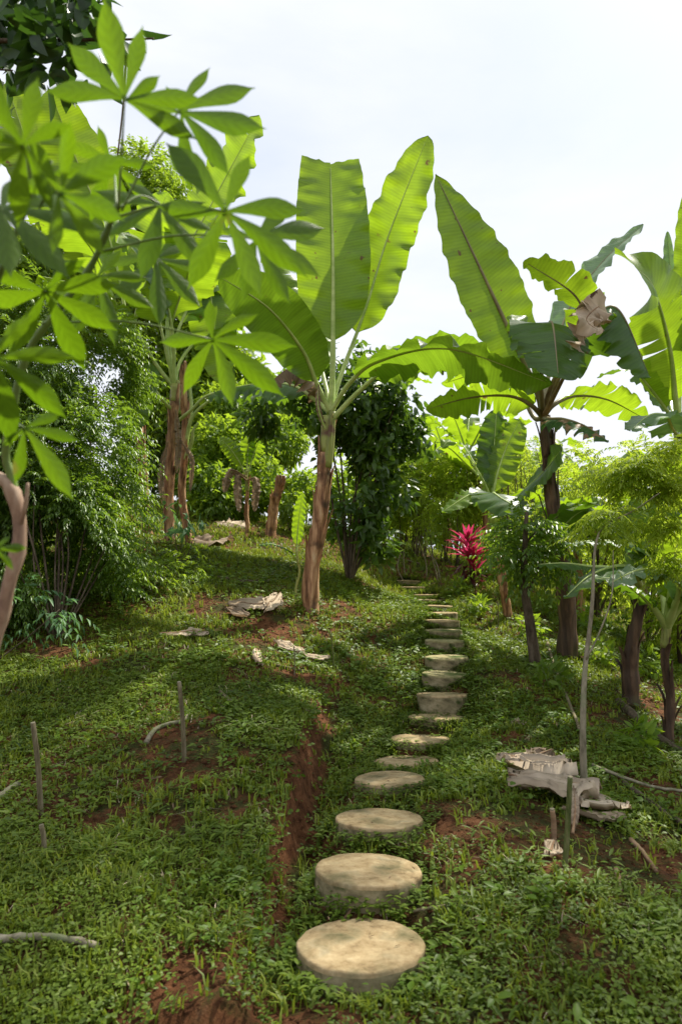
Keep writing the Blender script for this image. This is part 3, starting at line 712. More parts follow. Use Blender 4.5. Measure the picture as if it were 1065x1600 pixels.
# --- the tall one beside the path, in the middle of the picture
D = 7.0
b, dd = ground_hit(486, 950); D = dd
r_ = banana_plant(b, D, 'tall middle banana plant, reddish trunk left of the stones, big upright leaf')
banana_trunk(r_, [b - Vector((0, 0, 0.12)), at(487,900,D), at(499,800,D), at(507,730,D), at(514,650,D)], 0.125, 0.085, 3, peels=14, topfrac=0.2)
cr = (516, 645, D)
k_ = D / 1000
banana_leaf(r_, [cr, (519,590,D-.02), (520,520,D-.05), (520,390,D-.05), (516,255,D+.25)], 116*k_, (0.05,-1,0.1), 0.27, 0.10, 0, seed=1, trunc=0.8, droop=0.0, ripple=0.03, rib=0.03, nseg=60, mseg=10, widest=0.35)
banana_leaf(r_, [cr, (531,590,D+.1), (572,480,D+.3), (606,370,D+.4), (668,212,D+.1)], 94*k_, (-0.15,-1,0.35), 0.31, 0.12, 0, seed=2, ripple=0.05, droop=0.1, nseg=60, mseg=10, widest=0.5)
banana_leaf(r_, [cr, (495,600,D-.1), (473,548,D-.3), (420,482,D-.8), (343,432,D-1.2)], 84*k_, (-0.3,0.8,0.7), 0.2, -0.05, 0, 'banana_mid', seed=3, droop=0.1, ripple=0.05, nseg=50, mseg=8)
banana_leaf(r_, [cr, (545,600,D-.15), (590,565,D-.5), (700,545,D-1.1), (862,600,D-1.5)], 78*k_, (-0.05,0.35,0.92), 0.2, -0.15, 0, seed=4, droop=0.25, ripple=0.10, nseg=60, mseg=8, mat='banana_mid')
banana_leaf(r_, [(519,655,D), (560,612,D-.1), (612,572,D-.2), (700,548,D-.2), (800,590,D+.1)], 72*k_, (0.0,0.5,0.85), 0.28, 0.0, 0, 'banana_mid', seed=5, droop=0.2, ripple=0.1, nseg=50, mseg=7)
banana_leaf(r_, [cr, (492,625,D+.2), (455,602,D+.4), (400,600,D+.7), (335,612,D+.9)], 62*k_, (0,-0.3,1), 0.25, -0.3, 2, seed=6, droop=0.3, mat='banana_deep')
banana_leaf(r_, [cr, (508,600,D+.3), (488,530,D+.7), (455,470,D+1.0), (415,395,D+1.2)], 88*k_, (0.3,-1,0.3), 0.3, 0.15, 2, seed=7, ripple=0.08)
banana_leaf(r_, [cr, (502,615,D+.2), (488,590,D+.1), (455,575,D), (418,600,D-.1)], 36*k_, (0,-0.6,0.8), 0.12, -0.7, 6, 'banana_dry', 8, ribmat='dry_rib', ripple=0.2, droop=0.6, name='dead_leaf', rib=0.014, label='brown dead leaf hanging from the crown')
banana_leaf(r_, [(512,680,D), (500,650,D-.12), (496,625,D-.15), (498,600,D-.15)], 9*k_, (0.2,-1,0), 0.05, 0.5, 0, 'banana_dry', 9, ribmat='midrib', name='dead_leaf', rib=0.018)

# --- pair of stems on the left bank
b, D = ground_hit(264, 850); k_ = D / 1000
r_ = banana_plant(b, D, 'banana plant with fanning pale leaf stalks, just right of the big feathery bush')
banana_trunk(r_, [b - Vector((0, 0, 0.15)), at(264,780,D), at(268,700,D), at(273,600,D)], 0.100, 0.080, 13, peels=14, topfrac=0.12)
cr = (272, 605, D)
banana_leaf(r_, [cr, (262,540,D), (270,440,D), (330,320,D-.2), (405,180,D-.6)], 95*k_, (-0.3,-1,0.2), 0.35, 0.25, 1, 'banana', 21, ripple=0.1)
banana_leaf(r_, [cr, (266,520,D-.1), (290,440,D-.5), (310,390,D-.9), (345,330,D-1.2)], 100*k_, (0.3,-0.6,0.7), 0.35, -0.1, 2, 'banana', 22)
banana_leaf(r_, [cr, (258,540,D-.2), (240,470,D-.4), (215,400,D-.8), (150,330,D-1.4)], 105*k_, (0.4,-0.7,0.6), 0.35, 0.0, 2, 'banana', 23)
banana_leaf(r_, [cr, (275,530,D+.1), (305,460,D+.3), (325,440,D+.3), (345,600,D+.3)], 80*k_, (0.2,-0.9,0.5), 0.3, 0.05, 2, 'banana', 24)
banana_leaf(r_, [cr, (245,570,D-.1), (200,500,D-.4), (130,450,D-1.0), (60,430,D-1.5)], 90*k_, (0.2,-0.2,1), 0.3, -0.3, 3, 'banana', 25)
banana_leaf(r_, [(268,640,D), (250,620,D-.3), (225,585,D-.5), (215,600,D-.6), (200,680,D-.7)], 55*k_, (0,-1,0.3), 0.3, -0.1, 2, 'banana_deep', 26)
banana_leaf(r_, [cr, (270,520,D-.3), (250,440,D-.6), (215,390,D-.8), (186,362,D-.9)], 50*k_, (-0.9,-0.4,0.6), 0.45, 0.5, 1, 'banana_pale', 27)
banana_leaf(r_, [(276,660,D), (300,640,D-.2), (325,618,D-.3), (385,606,D-.5), (450,620,D-.8)], 60*k_, (0,-0.35,1), 0.35, -0.3, 3, 'banana_deep', 28, droop=0.3)
banana_leaf(r_, [cr, (285,560,D+.2), (330,510,D+.4), (370,500,D+.6), (400,560,D+.8)], 80*k_, (0,-0.5,1), 0.35, -0.2, 3, 'banana', 29)
for q, (P, wd) in enumerate([([(262,690,D-.12), (252,740,D-.2), (255,790,D-.2)], 22), ([(284,690,D-.1), (300,720,D-.15), (297,770,D-.1)], 18), ([(275,640,D-.15), (279,690,D-.18), (276,740,D-.16)], 22)]):
    hanging_sheath(r_, P, wd * 0.5 * k_, 60 + q)
b2 = b + Vector((0.25, 0.25, 0)); b2.z = H(b2.x, b2.y); D2 = D + 0.25
r2_ = banana_plant(b2, D2, 'slimmer banana stem with dead brown top against the left bank plant')
banana_trunk(r2_, [b2 - Vector((0, 0, 0.15)), at(286,780,D2), at(288,700,D2), at(287,570,D2)], 0.075, 0.055, 14, peels=12, topfrac=0.03, mat='stem_brown', top='stem_brown')
for q, P in enumerate([[(290,700,D2), (297,660,D2-.05), (310,640,D2-.1), (333,622,D2-.2)], [(290,690,D2), (299,640,D2), (297,600,D2), (305,560,D2)], [(288,720,D2), (300,690,D2-.1), (302,672,D2-.15), (310,660,D2-.15)]]):
    m = MB(); m.add(tube(catmull(px(P), 14), np.linspace(0.035, 0.016, 14), 8)); m.build('leaf_stalk', M['midrib'], r2_)
# --- far left one behind the feathery bush
b = on_ground(232, 9.6); D = 9.6; k_ = D / 1000
r_ = banana_plant(b, D, 'far left banana plant behind the feathery bush, pale stem, tall glowing leaf')
banana_trunk(r_, [b - Vector((0, 0, 0.15)), at(226,760,D), at(214,650,D), at(206,550,D)], 0.10, 0.07, 15, peels=9, mat='stem_brown')
cr = (205, 545, D)
banana_leaf(r_, [cr, (195,480,D-.1), (170,370,D-.3), (120,250,D-.6), (78,140,D-1.0)], 105*k_, (0.5,-0.9,0.1), 0.25, 0.15, 1, 'banana', 31, ripple=0.05)
banana_leaf(r_, [cr, (190,500,D-.4), (150,400,D-.9), (90,330,D-1.6), (20,300,D-2.2)], 95*k_, (0.3,-0.4,1), 0.3, -0.1, 3, 'banana', 32)
banana_leaf(r_, [cr, (215,480,D-.3), (235,420,D-.6), (240,360,D-.7), (262,300,D-.9)], 85*k_, (0.1,-1,0.4), 0.3, 0.1, 2, 'banana', 33)
banana_leaf(r_, [cr, (180,520,D-.3), (140,470,D-.7), (90,470,D-1.2), (40,520,D-1.6)], 90*k_, (0.1,-0.4,1), 0.3, -0.2, 3, 'banana', 34)
banana_leaf(r_, [cr, (160,440,D), (60,260,D-.3), (10,130,D-.5)], 100*k_, (0.4,-0.9,0.3), 0.3, 0.1, 2, 'banana', 35)

# --- the big one right of the path
b, D = ground_hit(885, 1026); k_ = D / 1000
r_ = banana_plant(b, D, 'banana plant with thick dark purple trunk and broad leaf pointing up left')
banana_trunk(r_, [b - Vector((0, 0, 0.12)), at(884,960,D), at(874,850,D), at(860,760,D), at(850,655,D)], 0.135, 0.065, 43, mat='stem_dark', peels=14, topfrac=0.1, top='stem_dark')
cr = (848, 652, D)
kw = dict(ribmat='midrib_purple')
banana_leaf(r_, [cr, (840,615,D-.1), (812,555,D-.2), (752,425,D-.4), (680,272,D-.5)], 122*k_, (0.12,-1,0.3), 0.22, 0.06, 0, 'banana', 41, ripple=0.015, droop=0.0, nseg=60, mseg=10, rib=0.03, widest=0.34, tipp=(1.7, 0.85), **kw)
banana_leaf(r_, [cr, (858,580,D+.3), (890,480,D+.6), (940,410,D+.8), (1005,350,D+.9)], 74*k_, (-0.75,-0.55,0.45), 0.3, 0.3, 0, 'banana_pale', 42, ripple=0.05, **kw)
banana_leaf(r_, [cr, (862,600,D-.3), (905,520,D-.7), (900,465,D-1.0), (818,408,D-1.2)], 62*k_, (0.3,0.2,1), 0.45, 0.4, 2, 'banana', 43, ripple=0.08, **kw)
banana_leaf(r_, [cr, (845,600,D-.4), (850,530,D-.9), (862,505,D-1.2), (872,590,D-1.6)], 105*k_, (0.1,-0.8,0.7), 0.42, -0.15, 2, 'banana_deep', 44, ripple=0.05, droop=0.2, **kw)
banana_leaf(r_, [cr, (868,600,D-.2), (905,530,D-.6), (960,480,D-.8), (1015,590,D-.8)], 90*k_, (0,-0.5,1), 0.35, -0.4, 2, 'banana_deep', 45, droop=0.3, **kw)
banana_leaf(r_, [cr, (865,632,D-.1), (900,618,D+.1), (950,625,D+.5), (1008,655,D+.8)], 66*k_, (0,-0.45,-1), 0.15, 0.2, 3, 'banana', 46, ripple=0.06, **kw)
banana_leaf(r_, [cr, (860,655,D-.3), (880,655,D-.5), (912,665,D-.7), (950,690,D-.9)], 48*k_, (0.1,-0.5,0.9), 0.2, -0.3, 2, 'banana_burnt', 47, ripple=0.1, label='drooping leaf with scorched tan patches', **kw)
banana_leaf(r_, [cr, (825,630,D-.2), (790,618,D-.2), (730,622,D-.1), (665,640,D)], 60*k_, (0,0.5,0.9), 0.2, -0.1, 4, 'banana', 48, droop=0.2, **kw)
banana_leaf(r_, [cr, (832,650,D+.2), (800,590,D+.5), (760,580,D+.9), (690,600,D+1.3)], 70*k_, (0,0.5,0.9), 0.2, -0.1, 5, 'banana', 49, droop=0.3, **kw)
banana_leaf(r_, [cr, (842,600,D-.3), (838,545,D-.6), (815,505,D-.7), (795,500,D-.8)], 60*k_, (0,-0.9,0.5), 0.3, 0.0, 1, 'banana', 50, **kw)
m_ = banana_leaf(r_, [cr, (880,590,D-.9), (915,520,D-1.4), (935,480,D-1.5), (915,500,D-1.6), (940,520,D-1.6)], 40*k_, (0.3,-1,0.3), 0.62, 0.3, 4, 'litter', 51, ripple=0.3, droop=0.5, name='dead_leaf', label='crumpled brown dry leaf tip curled over the crown', ribmat='dry_rib')

# --- far right one, cut by the frame
b = on_ground(1068, 7.4); D = 7.4; k_ = D / 1000
r_ = banana_plant(b, D, 'banana plant at the right edge with one broad leaf curving down, partly out of frame')
banana_trunk(r_, [b - Vector((0, 0, 0.12)), at(1072,850,D), at(1070,760,D), at(1062,680,D)], 0.11, 0.07, 53, mat='stem_dark', peels=8)
cr = (1060, 680, D)
banana_leaf(r_, [cr, (1054,620,D-.2), (1045,540,D-.5), (1020,450,D-.9), (992,418,D-1.2)], 118*k_, (-0.25,-1,0.3), 0.2, 0.05, 2, 'banana', 55, ripple=0.03, trunc=0.75, nseg=50, mseg=8, rib=0.03)
banana_leaf(r_, [cr, (1052,560,D+.3), (1048,450,D+.6), (1042,362,D+.8)], 30*k_, (-0.5,-0.7,0.5), 0.5, 0.9, 0, 'banana_pale', 56)
banana_leaf(r_, [cr, (1062,560,D+.2), (1066,430,D+.3), (1070,300,D+.4)], 34*k_, (-0.6,-0.7,0.5), 0.4, 0.8, 0, 'banana', 57)
banana_leaf(r_, [cr, (1040,640,D-.4), (985,570,D-.8), (958,545,D-1.0), (930,520,D-1.2)], 44*k_, (0.5,-0.3,1), 0.3, 0.5, 1, 'banana', 58)
banana_leaf(r_, [cr, (1050,670,D-.6), (1040,650,D-1.0), (1015,648,D-1.3), (985,672,D-1.6)], 60*k_, (-0.1,-0.3,1), 0.2, -0.2, 1, 'banana_pale', 59)
banana_leaf(r_, [cr, (1090,560,D-.3), (1120,480,D-.6), (1190,440,D-.9)], 90*k_, (0,-0.5,1), 0.3, 0.0, 2, 'banana', 60)
banana_leaf(r_, [cr, (1040,620,D+.8), (1000,580,D+1.2), (960,578,D+1.5), (932,590,D+1.7)], 50*k_, (0,-0.3,1), 0.3, -0.2, 3, 'banana_deep', 61)

# --- low young plants on the right
b, D = ground_hit(980, 1098); k_ = D / 1000
r_ = banana_plant(b, D, 'young banana plant with thick black leaning trunk, behind the slim brown one')
banana_trunk(r_, [b - Vector((0, 0, 0.1)), at(985,1040,D), at(995,960,D), at(1003,915,D)], 0.10, 0.045, 63, mat='stem_dark', peels=8, topfrac=0.1)
cr = (1002, 920, D)
banana_leaf(r_, [cr, (1000,870,D-.2), (975,850,D-.4), (930,845,D-.5), (882,850,D-.6)], 34*k_, (0,-0.3,1), 0.15, -0.1, 1, 'banana_pale', 64)
banana_leaf(r_, [cr, (985,890,D-.3), (960,885,D-.5), (920,900,D-.7), (880,935,D-.8)], 44*k_, (0,-0.3,1), 0.15, -0.3, 1, 'banana_deep', 65)
banana_leaf(r_, [cr, (985,850,D+.4), (950,820,D+.7), (900,790,D+1.0), (838,830,D+1.2)], 40*k_, (0.1,-0.1,1), 0.2, 0.2, 1, 'banana_deep', 66)
banana_leaf(r_, [cr, (960,890,D-.1), (920,885,D), (880,880,D), (838,882,D+.1)], 40*k_, (0,-0.3,1), 0.15, -0.2, 1, 'banana_deep', 67)
banana_leaf(r_, [cr, (1020,860,D-.2), (1045,830,D-.4), (1085,820,D-.6)], 50*k_, (0,-0.3,1), 0.2, -0.1, 1, 'banana', 68)
banana_leaf(r_, [cr, (1010,840,D+.2), (1000,780,D+.4), (975,740,D+.6)], 40*k_, (0,-0.8,0.6), 0.2, 0.2, 1, 'banana', 69)
b, D = ground_hit(1045, 1158); k_ = D / 1000
r_ = banana_plant(b, D, 'small banana plant with slim brown trunk near the right edge, yellow-green leaf stalks')
banana_trunk(r_, [b - Vector((0, 0, 0.1)), at(1044,1100,D), at(1040,1040,D), at(1042,975,D)], 0.045, 0.035, 73, mat='stem_dark', peels=6, topfrac=0.12)
cr = (1041, 980, D)
banana_leaf(r_, [cr, (1020,950,D-.1), (995,925,D-.2), (960,905,D-.3), (925,905,D-.3)], 44*k_, (0,-0.3,1), 0.3, -0.1, 1, 'banana_deep', 74)
banana_leaf(r_, [cr, (1045,930,D-.1), (1052,880,D-.2), (1062,820,D-.3)], 50*k_, (-0.3,-1,0.3), 0.3, 0.1, 1, 'banana', 75)
banana_leaf(r_, [cr, (1060,950,D-.1), (1075,930,D-.2), (1110,930,D-.3)], 50*k_, (0,-0.3,1), 0.3, -0.1, 1, 'banana', 76)
banana_leaf(r_, [cr, (1035,930,D+.1), (1020,880,D+.3), (1000,860,D+.4), (985,900,D+.4)], 50*k_, (0,-0.6,1), 0.3, -0.1, 1, 'banana', 77)
for q, (P_, w_, N_, mt_) in enumerate([
    ([cr, (1060,920,D-.3), (1040,900,D-.5), (1000,890,D-.6), (950,912,D-.7)], 46, (0,-.4,1), 'banana_pale'),
    ([cr, (1050,880,D+.2), (1040,830,D+.3), (1000,800,D+.3)], 50, (0,-.8,.7), 'banana'),
    ([cr, (1060,900,D+.1), (1080,850,D+.1), (1090,780,D+.1)], 60, (-.3,-1,.3), 'banana')]):
    banana_leaf(r_, P_, w_ * k_, N_, 0.25, -0.1, 1, mt_, 180 + q)
b = on_ground(1120, 5.6); D = 5.6; k_ = D / 1000
r_ = banana_plant(b, D, 'banana plant outside the right edge whose broad leaves reach into the frame')
banana_trunk(r_, [b - Vector((0, 0, 0.1)), at(1122,900,D), at(1125,800,D)], 0.08, 0.05, 190, mat='stem_dark', peels=5)
cr = (1125, 800, D)
for q, (P_, w_, N_, mt_) in enumerate([
    ([cr, (1100,740,D-.2), (1060,715,D-.3), (1010,725,D-.4), (960,770,D-.4)], 60, (0,.3,1), 'banana'),
    ([cr, (1090,780,D), (1050,770,D+.1), (1010,790,D+.2), (980,850,D+.2)], 64, (.1,-.6,.8), 'banana_deep'),
    ([cr, (1100,820,D-.2), (1070,810,D-.3), (1040,830,D-.4), (1015,890,D-.4)], 56, (.1,-.7,.7), 'banana')]):
    banana_leaf(r_, P_, w_ * k_, N_, 0.2, -0.1, 2, mt_, 191 + q)
# --- young plant between path and big right one: broad dark leaves
b, D = ground_hit(792, 965); k_ = D / 1000
r_ = banana_plant(b, D, 'young banana plant with slim pale trunk right of the red-leaved plant, broad low leaves')
banana_trunk(r_, [b - Vector((0, 0, 0.1)), at(790,940,D), at(782,880,D), at(768,815,D)], 0.075, 0.05, 83, mat='stem_brown', peels=8)
cr = (768, 820, D)
banana_leaf(r_, [cr, (790,790,D-.3), (815,770,D-.6), (850,735,D-1.4), (878,700,D-1.7)], 66*k_, (-0.6,-0.8,0.5), 0.4, 0.15, 0, 'banana_deep', 84)
banana_leaf(r_, [cr, (765,780,D-.2), (755,770,D-.4), (735,772,D-.6), (690,800,D-.8)], 44*k_, (0,-0.4,1), 0.2, -0.1, 1, 'banana', 85)
banana_leaf(r_, [cr, (775,780,D-.3), (770,770,D-.6), (785,780,D-.9), (825,802,D-1.2)], 70*k_, (0,-0.7,0.8), 0.25, -0.1, 1, 'banana_deep', 86)
banana_leaf(r_, [cr, (772,760,D+.2), (790,700,D+.4), (812,655,D+.5)], 60*k_, (-0.2,-1,0.4), 0.3, 0.2, 2, 'banana', 87)
banana_leaf(r_, [cr, (762,770,D+.1), (735,720,D), (705,690,D-.2), (690,700,D-.3)], 40*k_, (0.1,-0.6,1), 0.2, 0.1, 1, 'banana', 88)
banana_leaf(r_, [cr, (840,850,D-1.2), (905,800,D-1.9), (970,782,D-2.0)], 36*k_, (0.2,-0.2,1), 0.35, 0.2, 1, 'banana_deep', 89)
banana_leaf(r_, [cr, (768,740,D+.3), (772,690,D+.5), (775,640,D+.6)], 60*k_, (0.3,-1,0.2), 0.3, 0.1, 0, 'banana_deep', 90)

# --- sucker with one leaf, left of the middle trunk
b, D = ground_hit(462, 930); k_ = D / 1000
r_ = banana_plant(b, D, 'banana shoot with a single upright yellow-green leaf left of the middle trunk')
banana_trunk(r_, [b - Vector((0, 0, 0.05)), at(466,890,D), at(464,860,D)], 0.02, 0.014, 91, mat='sheath', peels=2)
banana_leaf(r_, [(464,862,D), (464,845,D), (467,810,D-.05), (473,768,D-.1)], 22*k_, (-0.3,-1,0.2), 0.12, 0.2, 0, 'banana', 92, ripple=0.02, rib=0.008)
banana_leaf(r_, [(465,875,D), (450,860,D-.1), (425,850,D-.2), (405,852,D-.3)], 20*k_, (0,-0.4,1), 0.12, 0.1, 0, 'banana_deep', 93, ripple=0.02, rib=0.008)
# --- cut stump and dead-leaved plant behind
b, D = ground_hit(420, 835); k_ = D / 1000
r_ = banana_plant(b, D, 'leaning pale cut banana stump on the far left bank, left of the middle trunk')
banana_trunk(r_, [b - Vector((0, 0, 0.1)), at(427,800,D), at(438,748,D)], 0.13, 0.09, 94, mat='stem_brown', peels=10, topfrac=0.05, top='stem_brown')
b, D = ground_hit(386, 830); k_ = D / 1000
r_ = banana_plant(b, D, 'small banana plant with dead tan leaves hanging round its stem beside the pale stump')
banana_trunk(r_, [b - Vector((0, 0, 0.1)), at(386,790,D), at(385,740,D)], 0.05, 0.035, 95, mat='stem_brown', peels=5)
for q, P in enumerate([[(385,745,D), (400,700,D), (412,672,D-.1)], [(385,745,D), (370,715,D-.1), (350,690,D-.2), (340,690,D-.2)], [(385,745,D), (388,700,D), (392,660,D)]]):
    banana_leaf(r_, P, 26*k_, (0.2,-1,0.4), 0.25, 0.1, 1, 'banana', 96 + q, rib=0.012)
for q, P in enumerate([[(385,745,D-.05), (360,735,D-.2), (350,770,D-.25)], [(385,750,D-.05), (372,745,D-.2), (374,800,D-.25)], [(386,750,D), (400,750,D-.2), (398,800,D-.2)]]):
    banana_leaf(r_, P, 15*k_, (0.2,-1,0.4), 0.1, -0.6, 3, 'banana_dry', 100 + q, rib=0.01, ribmat='dry_rib', ripple=0.2, droop=0.5, name='dead_leaf')

# --- distant banana plants behind the path
FAR = [(758,11.5,1.7,7,1.6,'distant banana plant with bright backlit leaves behind the red-leaved plant'),
       (700,15.0,2.3,6,1.7,'distant banana plant farthest back over the end of the path'),
       (735,13.0,2.2,6,1.5,'distant banana plant with a pale stalk, between the path end and the big right plant'),
       (935,12.5,2.0,6,1.6,'distant banana plant seen under the right hand crown'),
       (905,9.2,1.0,7,1.35,'broad leaved young banana plant between the dark purple trunk and the black leaning trunk'),
       (1000,8.4,1.1,7,1.4,'broad leaved young banana plant just behind the black leaning trunk'),
       (1010,15.0,2.6,6,1.7,'distant banana plant farthest back at the right'),
       (850,16.0,2.8,6,1.8,'distant banana plant straight behind the dark purple trunk'),
       (600,16.0,3.4,6,1.8,'distant banana plant with feathery torn leaf rising behind the dark tree'),
       (352,14.5,1.5,7,1.7,'distant banana plant on the hill above the pale stump')]
for q, (x_, d_, h_, nl, L_, lab) in enumerate(FAR):
    b = on_ground(x_, d_); r_ = banana_plant(b, d_, lab)
    auto_banana(r_, h_, nl, 500 + q, L_, 0.5, 0.08, 'banana', tears=9 if q in (0, 6) else 5, nseg=22)
# --- two more added off the right edge of the frame to shade the slope
for q, (x_, y_, h_, lab) in enumerate([(3.6, 3.4, 2.0, 'banana plant added for shade just outside the right edge nearest the viewer'), (4.8, 5.0, 2.3, 'banana plant added for shade outside the right edge, beyond the nearest one')]):
    b = Vector((x_, y_, H(x_, y_))); r_ = banana_plant(b, 4, lab)
    auto_banana(r_, h_, 8, 540 + q, 2.2, 0.6, 0.1, 'banana', nseg=22)
# ------------------------------------------------------------------ shrubs and trees
def blob_points(rng, blobs, n, shell=(0.35, 1.0), clump=0.0):
    """random points in a set of ellipsoids given as (centre Vector, rx, ry, rz); returns points and outward directions"""
    vol = np.array([b[1] * b[2] * b[3] for b in blobs]) ** 0.8; pr = vol / vol.sum()
    k = rng.choice(len(blobs), n, p=pr); v = rand_dirs(rng, n)
    rr = (shell[0] ** 3 + (shell[1] ** 3 - shell[0] ** 3) * rng.random(n)) ** (1 / 3)
    c = np.array([list(b[0]) for b in blobs])[k]; s = np.array([[b[1], b[2], b[3]] for b in blobs])[k]
    # uneven outline
    bumpy = 1 + 0.35 * (fbm(v[:, 0] * 2.3 + k * 9.1, v[:, 2] * 2.3 + v[:, 1] * 2.1, 3, 3))
    P = c + v * s * (rr * bumpy)[:, None]
    if clump > 0:
        q = P * clump
        keep = (fbm(q[:, 0] + 31, q[:, 2] + q[:, 1] * 0.7, 17, 2) > -0.09)
        P, v = P[keep], v[keep]
    return P, v
def B(px_, py_, d, rpx, sy=1.0, sz=1.0): 
    r = rpx * d / 1000; return (at(px_, py_, d), r, r * sy, r * sz)
def stems(root, base, tops, r, mat, name='stem', seed=0, sides=7, n=12, wob=0.12):
    rng = np.random.default_rng(seed); m = MB()
    for tpt in tops:
        tpt = Vector(tpt); mid = base.lerp(tpt, 0.5) + Vector(rng.normal(size=3) * wob * (tpt - base).length * 0.4)
        m.add(tube(catmull([base - Vector((0, 0, 0.08)), mid, tpt], n), np.linspace(r, r * 0.35, n), sides))
    return m.build(name, M[mat], root)
def bush(name, base, label, cat, blobs, n, kind, mat, seed, group=None, stem_n=5, stem_r=0.02, stem_mat='bark_dark', size=0.08, wid=0.3, pairs=7, flen=0.35, droop=0.4, detail=0, clump=0.0, shell=(0.45, 1.0), part='foliage', bases=None, up=0.0):
    rng = np.random.default_rng(seed); root = thing(name, base, label, cat, group)
    P, v = blob_points(rng, blobs, n, shell, clump)
    if kind == 'frond':
        D = unit(v * np.array([1, 1, 0.5]) + rng.normal(size=v.shape) * 0.35 + np.array([0, 0, 0.05 + up]))
        a = fronds(rng, P, D, flen * rng.uniform(0.7, 1.25, len(P)), pairs, size, size * wid, droop)
        P_, D_, N_, L_, W_2 = a
    else:
        D_ = unit(v * 0.6 + rng.normal(size=v.shape) * 0.55 + np.array([0, 0, -droop + up])); P_ = P
        N_ = unit(v + rng.normal(size=v.shape) * 0.6 + np.array([0, 0, 0.8])); L_ = size * rng.uniform(0.65, 1.3, len(P)); W_2 = L_ * wid
    leaf_cloud(part, P_, D_, N_, L_, W_2, M[mat], root, detail=detail, droop=0.3, fold=0.3)
    if stem_n:
        tops = [list(P[rng.integers(len(P))]) for _ in range(stem_n)]
        stems(root, Vector(base), tops, stem_r, stem_mat, 'trunk' if 'tree' in name else 'stem', seed)
    return root

# the big feathery bush on the left
b = at(90, 985, 5.8); b.z = H(b.x, b.y)
bush('feathery_bush', b, 'huge dense feathery bush with drooping compound leaves covering the left bank', 'bush',
     [B(40,560,6.9,110), B(120,560,7.2,90), B(30,700,6.6,120), B(105,700,6.7,100), B(150,620,7.3,72), B(40,840,6.2,120), B(115,830,6.4,95), B(160,790,6.9,60), B(60,940,6.0,70), B(135,935,6.2,56), B(170,885,6.7,46), B(-60,700,6.4,120), B(-60,900,5.9,100), B(110,915,5.9,50), B(60,885,5.9,50), B(70,490,7.4,70), B(-40,520,7.2,90)],
     11000, 'frond', 'fern', 600, size=0.068, wid=0.36, pairs=7, flen=0.31, droop=0.38, clump=2.0, stem_n=14, stem_r=0.012, shell=(0.68, 1.03))
b = on_ground(-20, 5.2)
bush('leafy_seedling', b, 'low seedling with fingered blue-green leaves at the foot of the feathery bush, left edge', 'plant', [B(30,950,5.4,40), B(80,960,5.4,26)], 26, 'frond', 'blue_green', 601, size=0.09, pairs=4, flen=0.22, droop=0.5, stem_n=3, stem_r=0.008)
b = on_ground(280, 7.3)
bush('light_seedling_bush', b, 'loose bright green low bush lit by the sun below the brown left trunk', 'bush', [B(270,905,7.3,36), B(315,900,7.5,26), B(235,900,7.1,34), B(290,870,7.7,24)], 170, 'frond', 'mid_green', 602, size=0.06, pairs=5, flen=0.22, droop=0.5, stem_n=6, stem_r=0.006)
b = on_ground(285, 8.0)
bush('blue_green_shrub', b, 'small shrub with pale blue-green fingered leaves in front of the brown left trunk', 'shrub', [B(280,812,8.0,26), B(302,815,8.0,16), B(255,800,8.0,14)], 42, 'leaf', 'blue_green', 603, size=0.17, wid=0.3, droop=0.3, detail=1, stem_n=4, stem_r=0.008)
# dark tree behind the middle trunk
b = on_ground(545, 8.9)
bush('dark_leafy_tree', b, 'dense tree of large dark glossy leaves right behind the tall middle banana trunk', 'tree',
     [B(560,640,9.3,75), B(625,625,9.4,62), B(600,690,9.2,62), B(500,640,9.4,62), B(450,640,9.6,52), B(430,710,9.5,42), B(560,745,9.1,66), B(545,815,9.0,54), B(585,850,9.0,36), B(655,680,9.4,36), B(590,580,9.6,44), B(400,655,9.8,30), B(505,740,9.2,50), B(520,570,9.8,50), B(525,860,8.9,34), B(470,690,9.4,50), B(425,640,9.6,44), B(505,790,9.3,40), B(670,640,9.5,40), B(690,690,9.4,24), B(620,760,9.2,40), B(560,800,9.3,46)],
     11000, 'leaf', 'glossy_dark', 610, size=0.16, wid=0.42, droop=0.3, detail=1, clump=1.6, stem_n=9, stem_r=0.022, shell=(0.35, 1.0))
